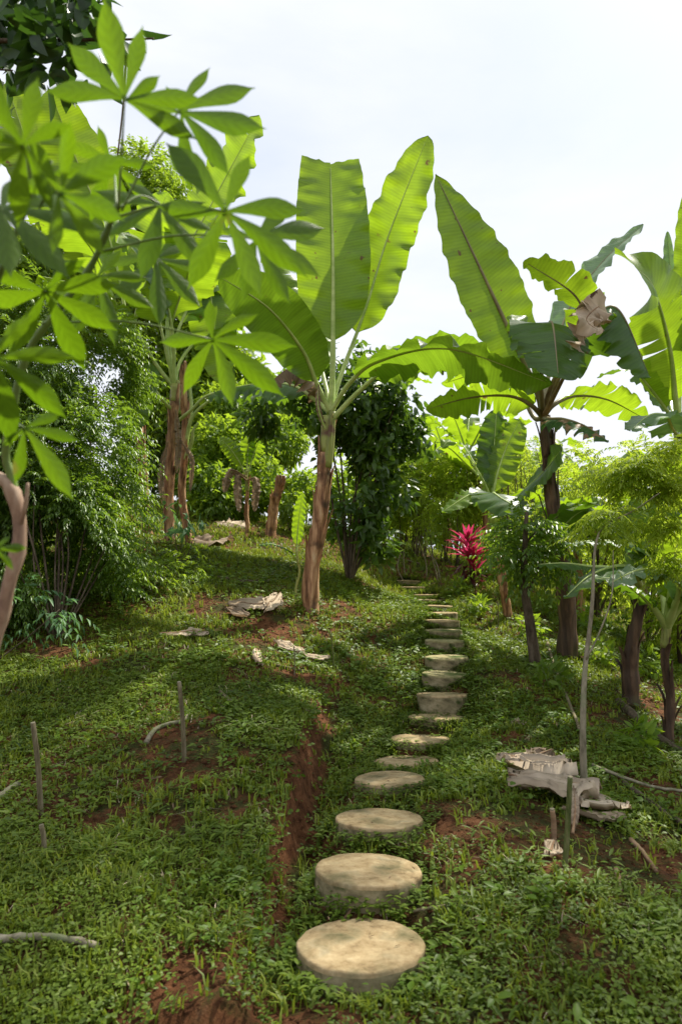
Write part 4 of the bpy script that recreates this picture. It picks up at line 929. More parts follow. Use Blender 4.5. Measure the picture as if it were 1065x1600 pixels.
# trees and shrubs behind, left of the middle
TREES = [
 (300,15.5,[B(290,640,15.5,70),B(330,560,16,60),B(270,560,16,60),B(350,660,15,60),B(380,590,16,40)],'mid_green','leaf','bushy green tree on the hill between the left trunk and the middle banana plant',2600,0.24),
 (215,17,[B(225,285,16,50,1,0.95),B(215,340,16,70),B(170,330,16.5,55),B(262,330,16,45),B(200,420,16.5,90),B(280,440,16.5,70)],'mid_green','frond','tall round-topped fine leaved tree rising behind the left banana plants',1500,0.16),
 (40,15,[B(20,440,14,90),B(100,430,15,80),B(-60,400,14,90),B(150,500,15,60)],'mid_green','leaf','broad green tree behind the feathery bush at the far left',2300,0.24),
 (410,14.0,[B(345,700,13,52),B(395,705,13.5,46),B(330,760,12,40),B(300,740,12.5,40),B(440,690,14,40),B(360,640,14,44)],'mid_green','leaf','leafy green bush on the hill behind the pale stump',2400,0.16),
 (375,12.5,[B(385,775,12.2,40),B(340,790,11.8,34),B(430,770,12.5,30),B(400,740,12.6,40)],'mid_green','leaf','low leafy bush on the hill crest right beside the pale stump',900,0.13),
 (320,17.0,[B(330,700,17,70),B(250,700,16.5,70),B(400,690,17,60),B(450,640,17,60),B(300,620,17,60)],'fern','leaf','large tree farthest back on the hill, behind the left trunk',2600,0.26),
 (560,13.5,[B(500,780,13.5,44),B(560,770,13.5,50),B(610,790,13.5,44),B(540,820,13,36)],'mid_green','leaf','light green bush glimpsed low behind the dark leafy tree',800,0.16),
 (455,12.0,[B(455,790,11.5,26),B(475,760,12,30),B(440,770,12,22)],'mid_green','leaf','small green bush just left of the middle trunk, behind the shoot',420,0.13),
]
for q, (x_, d_, bl, mt, kd, lab, n_, sz_) in enumerate(TREES):
    b = on_ground(x_, d_)
    bush('green_tree' if q in (0, 1, 2, 5) else 'green_bush', b, lab, 'tree' if q in (0, 1, 2, 5) else 'bush', bl, int(n_ * 2.6), kd, mt, 620 + q, size=sz_, wid=0.45 if kd == 'leaf' else 0.34, droop=0.35, stem_n=5, stem_r=0.035 if q < 3 else 0.015, clump=0, pairs=5, flen=0.5, shell=(0.3, 1))
# slender lime shrubs with bare stems behind the end of the path
rng0 = np.random.default_rng(5)
LS = [(625,12.6,[B(630,770,12.6,34),B(615,810,12.6,30),B(650,735,12.8,34)],'slender yellow-green shrub with bare stems at the top of the path, leftmost of the row'),
      (665,12.4,[B(668,775,12.4,36),B(680,740,12.6,34),B(650,800,12.4,24)],'slender yellow-green shrub second in the row behind the path end'),
      (700,12.0,[B(705,780,12.0,38),B(712,745,12.2,34),B(690,815,12.0,26)],'slender yellow-green shrub in the row left of the red-leaved plant'),
      (755,12.2,[B(760,790,12.2,44),B(745,750,12.4,34),B(775,740,12.4,30)],'yellow-green shrub directly behind the red-leaved plant'),
      (820,10.5,[B(800,745,10.8,36),B(830,770,10.8,44),B(825,720,11,34),B(850,800,10.5,36)],'bright shrub behind the compound leaved sapling right of the red-leaved plant'),
      (660,10.8,[B(640,850,11.3,18),B(690,862,10.8,16)],'low green plants edging the far path on its right')]
for q, (x_, d_, bl, lab) in enumerate(LS):
    b = on_ground(x_, d_); root = thing('slender_shrub', b, lab, 'shrub', 'row of slender yellow-green shrubs'); rng = np.random.default_rng(650 + q)
    P, v = blob_points(rng, bl, 900 if q < 5 else 160, (0.1, 1.05), 1.6)
    D_ = unit(v * 0.5 + rng.normal(size=v.shape) * 0.5 + np.array([0, 0, 0.1])); a = fronds(rng, P, D_, 0.34 * rng.uniform(0.7, 1.2, len(P)), 5, 0.085, 0.022, 0.5)
    leaf_cloud('foliage', *a, M['lime'] if q != 5 else M['mid_green'], root, droop=0.3)
    m = MB()
    for s in range(11 if q < 5 else 5):
        p0 = b + Vector((rng.uniform(-0.35, 0.35), rng.uniform(-0.3, 0.3), 0)); p0.z = H(p0.x, p0.y) - 0.05
        t_ = Vector(P[rng.integers(len(P))]); t_.x = p0.x * 0.75 + t_.x * 0.25
        m.add(tube(catmull([p0, p0.lerp(t_, 0.5) + Vector((rng.normal() * 0.04, 0, 0)), t_], 8), np.linspace(0.016, 0.007, 8), 5))
    m.build('stem', M['stake'] if q % 2 else M['bark_dark'], root)
# right hand background: lit shrubs
RS = [(930,9.5,[B(905,760,10,50),B(940,720,10.5,46),B(900,830,9.8,46),B(955,800,9.6,50),B(930,880,9.5,46)],'lime','airy yellow-green shrub between the big dark purple trunk and the right plants',1000),
      (1010,8.8,[B(1000,740,9,50),B(1050,760,9,56),B(1000,830,8.8,50),B(1060,850,8.8,50),B(1020,910,8.6,46)],'mid_green','leafy green shrub at the right edge behind the slim sapling',1000),
      (1100,7.8,[B(1090,800,7.8,60),B(1090,920,7.6,60),B(1060,980,7.6,34)],'lime','yellow-green shrub cut by the right edge of the picture',800),
      (880,12.5,[B(850,740,13,46),B(870,800,12.5,50),B(870,860,12.3,46),B(830,840,12.3,40)],'mid_green','green shrub farther back directly behind the dark purple trunk',900),
      (960,11.5,[B(950,900,11.5,44),B(900,900,11.5,40),B(990,880,11.5,44)],'lime','low bright bush far behind the black leaning trunk',800),
      (740,10.4,[B(765,885,10.2,18),B(800,890,9.9,20),B(770,860,10.6,20)],'mid_green','small green bush just right of the red-leaved plant',300)]
for q, (x_, d_, bl, mt, lab, n_) in enumerate(RS):
    b = on_ground(x_, d_)
    bush('background_shrub', b, lab, 'shrub', bl, int(n_ * (0.75 if q < 2 else 1.3)), 'frond', mt, 670 + q, 'lit shrubs right of the path', size=0.085, wid=0.3, pairs=5, flen=0.32, droop=0.45, stem_n=9, stem_r=0.02, clump=1.5, shell=(0.15, 1.05))
# far tree line that closes the view at the right
FT = [(640,24,680,60),(720,26,700,60),(790,25,690,56),(860,27,722,50),(930,26,728,52),(1000,27,722,56),(1075,26,712,60),(560,24,660,64)]
for q, (x_, d_, top, r_p) in enumerate(FT):
    b = on_ground(x_, d_)
    lab = ['far tree behind the dark leafy tree','second far tree from the left beyond the path end','far tree seen between the path end and the dark purple trunk','far tree straight behind the dark purple trunk','low far tree right of the dark purple trunk','far tree under the right hand banana leaves','rightmost far tree at the picture edge','leftmost far tree hidden behind the middle banana crown'][q]
    bush('distant_tree', b, lab, 'tree', [B(x_,top + r_p,d_,r_p), B(x_ - 30,top + r_p * 1.6,d_,r_p), B(x_ + 34,top + r_p * 1.7,d_ - .5,r_p), B(x_,top + r_p * 2.6,d_ - 1,r_p * 1.2)], 2200, 'leaf', 'mid_green' if q % 2 else 'fern', 690 + q, 'far trees closing the view', size=0.34, wid=0.5, droop=0.2, stem_n=5, stem_r=0.12, clump=0.6, shell=(0.4, 1))

# compound-leaved dark sapling right of the red plant
b, D = ground_hit(838, 1045)
bush('compound_leaf_sapling', b, 'sapling with layered dark green compound leaves, left of the dark purple trunk', 'sapling',
     [B(820,825,D,34,1,.6), B(835,845,D,46,1,.6), B(805,870,D,40,1,.5), B(845,885,D,40,1,.4), B(800,835,D+.3,30,1,.6)], 170, 'frond', 'fern', 700, size=0.075, wid=0.42, pairs=6, flen=0.26, droop=0.3, stem_n=0)
rt = bpy.data.objects['compound_leaf_sapling']
m = MB(); m.add(tube(catmull([b - Vector((0,0,.1)), at(828,980,D), at(818,905,D), at(822,800,D)], 22), np.linspace(0.06, 0.018, 22), 10, np.random.default_rng(4), 0.1)); m.build('trunk', M['bark_dark'], rt)
m = MB()
for a_, c_ in [((820,900),(850,880)), ((820,880),(795,860)), ((820,850),(845,820)), ((822,930),(850,870))]:
    m.add(tube(catmull([at(*a_, D), at(*c_, D)], 6), np.linspace(0.012, 0.005, 6), 6))
m.build('branch', M['bark_dark'], rt)

# pale slim sapling in front right
b, D = ground_hit(912, 1240)
rt = thing('pale_sapling', b, 'slim pale-barked sapling rising from the grey dead leaves, feathery leaves on top', 'sapling')
m = MB(); m.add(tube(catmull([b - Vector((0,0,.05)), at(910,1150,D), at(913,1050,D+.1), at(924,950,D+.15), at(930,850,D+.2), at(950,812,D+.3), at(975,790,D+.4)], 40), np.linspace(0.021, 0.003, 40), 10, np.random.default_rng(6), 0.08)); m.build('trunk', M['bark_pale'], rt)
for P_ in [[(915,1030,D+.1),(935,990,D+.1),(955,930,D+.1),(957,860,D+.15)], [(940,820,D+.25),(985,800,D+.2),(1030,770,D+.1)]]:
    m = MB(); m.add(tube(catmull(px(P_), 14), np.linspace(0.006, 0.0025, 14), 6)); m.build('branch', M['bark_pale'], rt)
rng = np.random.default_rng(77)
P, v = blob_points(rng, [B(1000,730,D+.5,38,1,.5), B(1040,760,D+.4,36,1,.5), B(1050,700,D+.5,28,1,.5), B(1035,820,D+.5,34,1,.6), B(975,760,D+.6,26,1,.5), B(1045,880,D+.5,32,1,.6), B(950,740,D+.7,26,1,.6), B(940,800,D+.3,22,1,.6), B(965,815,D+.3,22,1,.6), B(925,835,D+.3,16,1,.6)], 480, (0.1, 1))
D_ = unit(rng.normal(size=v.shape) * np.array([1, 1, 0.25]) + np.array([0, 0, -0.05]))
leaf_cloud('foliage', *fronds(rng, P, D_, 0.19 * rng.uniform(0.7, 1.2, len(P)), 8, 0.05, 0.014, 0.35), M['lime'], rt, droop=0.2)

# small undergrowth bushes between the right hand trunks
UG = [(860,1075,26),(935,1040,24),(1015,1060,28),(960,1000,30),(830,1000,22),(905,985,22),(1050,1010,30),(1000,1170,20),(745,960,16),(850,960,20),(715,930,14)]
for q, (x_, y_, r_p) in enumerate(UG):
    b, d_ = ground_hit(x_, y_)
    bush('undergrowth_plant', b, ['low weedy plant left of the dark purple trunk foot','low plant between dark purple trunk and black leaning trunk','weedy plant between the black and the slim brown trunk','bright low plant behind the black leaning trunk','low plant under the compound leaved sapling','low plant right of the dark purple trunk','tall weed clump at the right edge behind the slim brown trunk','pale small-leaved plant at the foot of the slim brown trunk','small plant on the path edge below the red-leaved plant','small plant between slim pale trunk and dark purple trunk','tiny plant right beside the far stones'][q],
         'plant', [B(x_, y_ - r_p * 0.8, d_, r_p)], 90, 'leaf', 'mid_green' if q % 3 else 'weed_bright', 720 + q, 'undergrowth right of the path', size=0.085, wid=0.4, droop=0.1, stem_n=5, stem_r=0.005, stem_mat='green_stem', detail=1, up=0.3)

# ------------------------------------------------------------------ red-leaved plant
b, D = ground_hit(737, 915); rt = thing('red_leaved_plant', b, 'bright magenta-red strap-leaved plant right of the far stones', 'plant')
rng = np.random.default_rng(90)
m = MB()
crowns = [(733,868,30,40), (743,880,22,29), (731,850,20,34)]
for cx, cy, n_, L_ in crowns: m.add(tube(catmull([b - Vector((0,0,.05)), b.lerp(at(cx, cy, D), .6) + Vector((rng.normal()*.03,0,0)), at(cx, cy, D)], 8), 0.015, 7))
m.build('stem', M['bark_dark'], rt)
def straps(name, c, n_, L_, mat, elev, wd=0.06):
    a = rng.random(n_) * 6.283; e = rng.uniform(*elev, n_)
    D_ = np.stack([np.cos(a) * np.cos(e), np.sin(a) * np.cos(e), np.sin(e)], 1); P_ = np.array(c)[None] + D_ * 0.01 + np.stack([np.zeros(n_), np.zeros(n_), rng.uniform(-.14, .04, n_)], 1)
    N_ = np.stack([-np.cos(a) * np.sin(e), -np.sin(a) * np.sin(e), np.cos(e)], 1)
    leaf_cloud(name, P_, D_, N_, L_ * rng.uniform(.75, 1.15, n_), wd, M[mat], rt, detail=1, droop=0.22, fold=0.5, widest=0.42)
for cx, cy, n_, L_ in crowns: straps('leaf_crown', at(cx, cy, D), n_, L_ * D / 1000, 'red_leaf', (0.35, 1.4))
for cx, cy in [(732,892), (748,896), (724,884)]: straps('old_leaf_crown', at(cx, cy, D), 14, 0.28, 'red_leaf_dark', (-0.7, 0.5), 0.045)

# ------------------------------------------------------------------ cassava in the near left foreground
def lobe_leaf(parent, C, d, lobes, mat='cassava', tilt=(0, 0), seed=0, pet=None):
    """palmate leaf: lobes = [(angle deg in the leaf plane, length px)]; the blade plane faces the viewer's side, tilted by `tilt`"""
    rng = np.random.default_rng(seed); c = at(C[0], C[1], d)
    rot = Matrix.Rotation(tilt[0], 3, 'X') @ Matrix.Rotation(tilt[1], 3, 'Z')
    ex = rot @ Vector((1, 0, 0)); ey = rot @ Vector((0, -SP, CP)); ez = ex.cross(ey)
    V, Fc, UVs = [], [], []; prof = [(0, .04), (.12, .07), (.28, .14), (.45, .22), (.58, .27), (.69, .27), (.79, .21), (.88, .115), (.95, .035), (1.02, .003)]
    for an, L in lobes:
        L = L * d / 1000; an = R(an); u = ex * math.cos(an) + ey * math.sin(an); s = u.cross(ez); bend = rng.uniform(-.25, .1); sway = rng.uniform(-.12, .12); wm = rng.uniform(.85, 1.15); zo = rng.uniform(0.1, .35); o = len(V)
        for t, w_ in prof:
            p = c + u * L * t + ez * (bend * L * t * t) + s * sway * L * t * t + Vector((0, 0, -0.10 * L * t * t)) - ez * 0.002 * len(V) / 60
            ww = w_ * L * 0.5 * wm * 0.98
            UVs += [(k_, t * .11 + abs(k_) * -.02) for k_ in (-1, -.5, 0, .5, 1)]
            V += [p - s * ww - ez * ww * zo, p - s * ww * .5 - ez * ww * zo * .4, p, p + s * ww * .5 - ez * ww * zo * .4, p + s * ww - ez * ww * zo]
        for i in range(len(prof) - 1):
            for j in range(4): Fc.append((o + i * 5 + j, o + i * 5 + j + 1, o + i * 5 + j + 6, o + i * 5 + j + 5))
    lf = mesh_obj('leaf', V, Fc, M[mat], parent, UVs)
    if pet:
        pt = at(*pet); mid = (pt + c) / 2 + Vector((0, 0, 0.02))
        tv, tf = tube(catmull([pt, mid, c], 12), np.linspace(0.0024, 0.0015, 12), 6); mesh_obj('petiole', tv, tf, M['green_stem'], lf)
    return lf
b = Vector((-1.05, 1.25, H(-1.05, 1.25)))
cs = thing('cassava_plant', b, 'near cassava plant at the left edge: jointed brown stem, fingered leaves against the sky', 'plant')
rng = np.random.default_rng(8)
C1 = catmull([b - Vector((0, 0, .05)), at(-70,1200,1.3), at(-5,990,1.28), at(16,905,1.27), at(31,845,1.27), at(27,790,1.27), at(8,750,1.27), at(-30,735,1.27), at(-70,640,1.25)], 80)
rad = 0.0125 + 0.0035 * (np.abs(np.sin(np.linspace(0, 48, 80))) ** 8); m = MB(); m.add(tube(C1, rad, 12, rng, 0.05)); m.build('stem', M['cassava_bark'], cs)
m = MB(); m.add(tube(catmull([at(24,770,1.27), at(18,740,1.27), at(10,700,1.26), at(40,560,1.22), at(95,480,1.2), at(140,420,1.18), at(166,365,1.15), at(182,322,1.12)], 50), np.linspace(0.008, 0.005, 50) + 0.0015 * (np.abs(np.sin(np.linspace(0, 26, 50))) ** 8), 10, rng, .05)); m.build('branch', M['green_stem'], cs)
m = MB(); m.add(tube(catmull([at(30,830,1.27), at(40,790,1.25), at(44,755,1.24)], 10), np.linspace(0.006, 0.003, 10), 7)); m.build('branch', M['cassava_bark'], cs)
m = MB(); m.add(tube(catmull([at(-60,700,1.2), at(-40,560,1.1), at(0,430,1.05), at(40,330,1.0), at(80,250,.98)], 30), np.linspace(0.006, 0.004, 30), 9)); m.build('branch', M['green_stem'], cs)
def fan(main, n, L, spread=46, seed=0):
    r = np.random.default_rng(seed + 70); out = []
    for i in range(n):
        k = i - (n - 1) / 2; out.append((main + k * spread + r.uniform(-6, 6), L * (1 - 0.10 * abs(k) ** 1.2) * r.uniform(.92, 1.06)))
    return out
CL = [((195,152),1.00,[(72,118),(105,150),(140,120),(168,118),(8,120),(-22,110),(40,70)],(.15,.1),(185,330,1.12)),
      ((281,172),1.08,[(66,92),(22,125),(-18,135),(-48,118),(-88,110),(150,90),(118,60)],(-.1,-.15),(190,330,1.12)),
      ((352,330),1.05,[(125,150),(72,105),(14,128),(-28,150),(-62,130),(-120,120),(175,110)],(.1,.1),(180,340,1.13)),
      ((400,372),1.15,[(25,125),(-15,110),(-62,105),(-98,90),(60,90),(160,60),(-130,90)],(-.1,.2),(150,395,1.17)),
      ((92,302),.90,fan(30,7,135,44,1),(.3,-.2),(60,330,1.0)),
      ((36,228),.85,fan(160,7,150,44,2),(.5,.3),(50,320,1.0)),
      ((250,318),1.2,fan(265,7,120,42,3),(-.4,.2),(185,325,1.12)),
      ((332,530),1.3,[(98,66),(40,86),(0,130),(-35,130),(-68,100),(-130,90),(175,90)],(.1,0),(66,505,1.2)),
      ((38,668),1.05,[(-100,85),(-55,125),(-10,80),(25,60),(-150,50)],(.1,0),(12,690,1.26)),
      ((-8,858),1.0,[(5,52),(-40,40),(50,30)],(.0,0),(-30,735,1.27)),
      ((-10,560),1.0,fan(300,6,140,44,8),(.4,.2),(-40,560,1.1)),
      ((245,400),1.4,fan(280,7,105,43,21),(-.3,.3),(165,365,1.15)),
      ((175,255),1.3,fan(240,7,100,43,22),(.4,.1),(182,322,1.12)),
      ((70,455),1.1,fan(280,7,135,43,23),(.5,.2),(95,480,1.2)),
      ((0,320),.95,fan(350,6,170,42,9),(-.5,.2),(-10,450,1.05)),
      ((150,430),1.25,fan(300,7,105,44,15),(-.2,.2),(140,420,1.18))]
for q, (c_, d_, lb, tl, pt) in enumerate(CL): lobe_leaf(cs, c_, d_, lb, tilt=tl, seed=q, pet=pt)

# ------------------------------------------------------------------ overhanging dark tree, top left
b = Vector((-3.2, 2.6, H(-3.2, 2.6))); ot = thing('overhanging_tree', b, 'dark leaved tree whose branches hang into the top left corner', 'tree')
m = MB(); m.add(tube(catmull([b - Vector((0,0,.1)), b + Vector((.1,0,1.3)), b + Vector((.3,.1,2.8)), b + Vector((.5,.1,4.2))], 24), np.linspace(.12, .05, 24), 12, rng, .08)); m.build('trunk', M['bark_dark'], ot)
top = b + Vector((.35, .1, 3.0))
for P_ in [[(60,20,2.4)], [(150,60,2.3)], [(240,60,2.2)], [(20,110,2.5)], [(100,-60,2.4)]]:
    e_ = at(*P_[0]); m = MB(); m.add(tube(catmull([top, top.lerp(e_, .5) + Vector((0,0,.2)), e_], 16), np.linspace(.02, .003, 16), 7)); m.build('branch', M['bark_dark'], ot)
P, v = blob_points(rng, [B(20,20,2.5,75), B(90,30,2.4,60), B(150,20,2.3,48), B(200,55,2.25,26), B(55,100,2.4,40), B(110,100,2.4,34), B(170,90,2.3,22), B(-80,20,2.6,140), B(60,-100,2.5,120), B(230,30,2.2,18), B(120,60,2.3,60), B(60,60,2.3,60)], 620, (.1, 1))
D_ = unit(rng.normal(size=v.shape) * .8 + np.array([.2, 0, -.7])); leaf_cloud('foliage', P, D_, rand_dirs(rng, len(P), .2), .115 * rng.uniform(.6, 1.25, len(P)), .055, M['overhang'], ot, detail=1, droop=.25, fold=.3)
tv, tf = tube(catmull([at(197,100,2.3), at(192,170,2.3), at(184,245,2.3)], 10), .003, 5); mesh_obj('hanging_tendril', tv, tf, M['bark_dark'], ot)

# ------------------------------------------------------------------ unseen shade tree, added to keep the sun off the near slope
b = Vector((6.6, 4.6, H(6.6, 4.6))); BL = []
for gx_ in (-2.7, -1.7, -0.6, 0.4, 1.3, 2.2):
    for gy_ in (1.1, 1.9, 2.7, 3.4):
        if gx_ < 0 and gy_ < 1.5: continue
        r_ = 1.0; hh = 5.0
        while True:     # lowest point on the sun's line above this ground spot that stays outside the picture
            c_ = Vector((gx_, gy_, 0.4)) + sv * (hh / sv.z)
            if c_.z - .75 * r_ > 1.3 + 1.14 * (c_.y + r_) or c_.x - r_ > .66 * (c_.y + r_): break
            hh += .25
        BL.append((c_, r_, r_, r_ * .7))
bush('shade_tree', b, 'unseen tall tree outside the right edge, crown added to shade the near slope', 'tree', BL,
     5600, 'leaf', 'fern', 800, size=.22, wid=.5, droop=.3, stem_n=0, clump=.8, shell=(.2, 1))
rt = bpy.data.objects['shade_tree']; fk = b + Vector((.2, .1, 7.5))
m = MB(); m.add(tube(catmull([b - Vector((0,0,.1)), b + Vector((.1,-.1,3.5)), fk], 24), np.linspace(.24, .13, 24), 14, rng, .06)); m.build('trunk', M['bark_dark'], rt)
m = MB()
for q_ in range(0, len(BL), 3):
    e_ = BL[q_][0]
    if e_.z > 7.5: m.add(tube(catmull([fk - Vector((0,0,.15)), fk.lerp(e_, .5) + Vector((.3,0,.9)), e_], 12), np.linspace(.07, .012, 12), 8))
m.build('branch', M['bark_dark'], rt)

# ------------------------------------------------------------------ stakes, sticks, dead leaves
def stick(name, P, r, mat, label, cat, taper=0.7, seed=0, sides=8, ground=False, lift=0.015):
    rng = np.random.default_rng(seed); pts = []
    for p in P:
        if len(p) == 2: q, _ = ground_hit(*p); q = q + Vector((0, 0, lift)); 
        else: q = at(*p)
        pts.append(q)
    C = catmull(pts, 16); C[1:-1] += rng.normal(size=(14, 3)) * r * 0.12; rad = np.linspace(r, r * taper, 16) * (1 + .04 * np.sin(np.linspace(0, 9, 16)))
    o = mesh_obj(name, [], [], M[mat]); bpy.data.objects.remove(o)
    V, Fc = tube(C, rad, sides, rng, .1); org = pts[0]; V = [np.array(v) - np.array(org) for v in V]
    o = mesh_obj(name, V, Fc, M[mat]); o.location = org; return tag(o, label, cat)
def stake(x0, y0, x1, y1, r, mat, label, cut='bark_pale'):
    b, d = ground_hit(x0, y0); t_ = at(x1, y1, d)
    rt = thing('wooden_stake', b, label, 'stake', 'stakes and poles standing in the slope')
    rng = np.random.default_rng(int(x0)); C = catmull([b - Vector((0,0,.04)), b.lerp(t_, .5) + Vector((.004,0,0)), t_], 14)
    tv, tf = tube(C, np.linspace(r, r * .88, 14), 9, rng, .09, cap=True); mesh_obj('pole', tv, tf, M[mat], rt)
    u = (Vector(C[-1]) - Vector(C[-2])).normalized(); tv, tf = tube([Vector(C[-1]) - u * .002, Vector(C[-1]) + u * .004], r * .80, 9); mesh_obj('cut_end', tv, tf, M[cut], rt, None, False)
    return rt
stake(289,1190,280,1066,.0125,'stake','grey-brown wooden stake standing by the pale curved branch')
stake(66,1272,52,1130,.0125,'stake','upright stake near the left edge with weeds at its tip')
stake(70,1338,65,1290,.011,'stake','short stub of a stake poking from the weeds at the left, below the taller one')
stake(880,1355,890,1215,.011,'stake_mossy','mossy green stake in front of the grey dead leaf heap')
stake(521,1045,517,990,.006,'stake_mossy','thin green cane between the middle trunk and the path')
stake(460,1055,459,1010,.005,'stake','thin dry cane beside the dead leaves on the bank')
stake(778,985,777,940,.006,'stake','thin grey cane at the foot of the slim pale banana trunk')
stake(864,1310,862,1265,.012,'dry_rib','tan broken stub left of the mossy green stake')
stick('fallen_branch', [(228,1165),(246,1142),(285,1130),(296,1118)], .015, 'bark_pale', 'pale curved broken branch lying by the grey-brown stake', 'branch', seed=1)
stick('fallen_stick', [(342,1083),(368,1108),(392,1142)], .014, 'stake', 'brown stick lying on the slope right of the stake', 'stick', seed=2)
stick('fallen_branch', [(-20,1262),(12,1243),(30,1230)], .020, 'bark_pale', 'grey branch end entering at the left edge', 'branch', seed=3)
stick('fallen_branch', [(-20,1485),(60,1482),(110,1488),(152,1496)], .013, 'bark_pale', 'pale branch lying in the weeds at the bottom left', 'branch', seed=4, lift=.03)
stick('bark_piece', [(540,1128),(546,1142),(552,1156)], .016, 'dry_rib', 'pinkish bark piece lying left of the seventh stone', 'bark', seed=5)
stick('twig', [(640,1432),(690,1424),(724,1418)], .005, 'stake', 'thin dry twig between the two nearest stones, pointing right', 'twig', seed=6)
stick('twig', [(536,1450),(555,1425),(575,1412)], .005, 'dry_rib', 'thin twig leaning behind the nearest stone', 'twig', seed=7)
stick('fallen_branch', [(925,1210),(980,1232),(1030,1248),(1080,1252)], .010, 'bark_pale', 'long thin pale branch lying at the right edge', 'branch', seed=8, lift=.05)
stick('fallen_branch', [(975,1232),(1010,1260),(1045,1285),(1090,1310)], .016, 'bark_dark', 'thicker grey-brown branch below the thin pale one at the right', 'branch', seed=9, lift=.03)
stick('fallen_log', [(965,1100),(1010,1140),(1050,1172),(1100,1200)], .035, 'bark_dark', 'dark log lying behind the slim brown trunk at the right edge', 'log', seed=10)
stick('fallen_stick', [(985,1318),(1005,1340),(1025,1368)], .010, 'dry_rib', 'short brown stick in the weeds at the lower right', 'stick', seed=11)
stick('fallen_stick', [(962,1365),(966,1380),(970,1398)], .009, 'dry_rib', 'tiny tan stub below the short brown stick', 'stick', seed=12)
stick('fallen_stick', [(395,1015),(425,1040),(480,1052)], .012, 'stake', 'thin stick running out of the dead leaves on the bank', 'stick', seed=13)
stick('fallen_branch', [(855,1010),(870,1060),(890,1110),(905,1150)], .014, 'stake', 'grey branch leaning down the slope left of the pale sapling', 'branch', seed=14, lift=.04)
stick('fallen_stick', [(600,868),(640,878),(668,886)], .022, 'stake', 'long pale stick lying across the far end of the path', 'stick', seed=15)
stick('fallen_stick', [(340,905),(400,912),(455,905)], .025, 'bark_dark', 'dark pole lying on the bank left of the middle trunk', 'stick', seed=16)
stick('twig', [(815,1165),(840,1140),(855,1110)], .005, 'stake', 'thin twig on the bare soil right of the path', 'twig', seed=17)
def dead(P, wd, seed, label, lift=.05, mat='litter', N=(0,-.35,1), fold=.25):
    pts = []
    rng = np.random.default_rng(seed)
    for k, p in enumerate(P):
        q, d = ground_hit(p[0], p[1]); pts.append(q + Vector((0, 0, lift * (1 + rng.uniform(-.4, .9)) + (p[2] if len(p) > 2 else 0))))
    rt = thing('dead_leaf', pts[0] - Vector((0, 0, lift)), label, 'dead leaf', 'dry banana leaves on the ground')
    lf = banana_leaf(rt, pts, wd * d / 1000, N, .06, fold, 2, mat, seed, ribmat='dry_rib', ripple=.09, droop=.3, rib=.005, name='blade', nseg=44, mseg=9, gap=.3)
    return rt
dead([(895,1320),(900,1300,.04),(898,1275,.08)], 12, 7, 'narrow dead leaf strip hanging right of the mossy stake', .03, 'banana_dry')
for q, (P, wd, lb) in enumerate([
    ([(400,1020),(402,1035),(410,1045)], 12, 'brown strip left of the thin dry cane'), ([(300,845),(330,852),(360,848)], 26, 'pale dead leaf at the foot of the brown left trunk'),
    ([(805,1138),(812,1134),(820,1136)], 10, 'tiny pale leaf on the grass right of the path'), ([(335,820),(360,822),(385,826)], 22, 'tan dead leaf lying left of the pale stump')]):
    dead(P, wd * 1.35, 20 + q, lb, .035, 'banana_dry' if q % 3 == 1 else 'litter', (random.Random(q).uniform(-.5, .5), -.5, .8), random.Random(q + 5).uniform(-.3, .6))
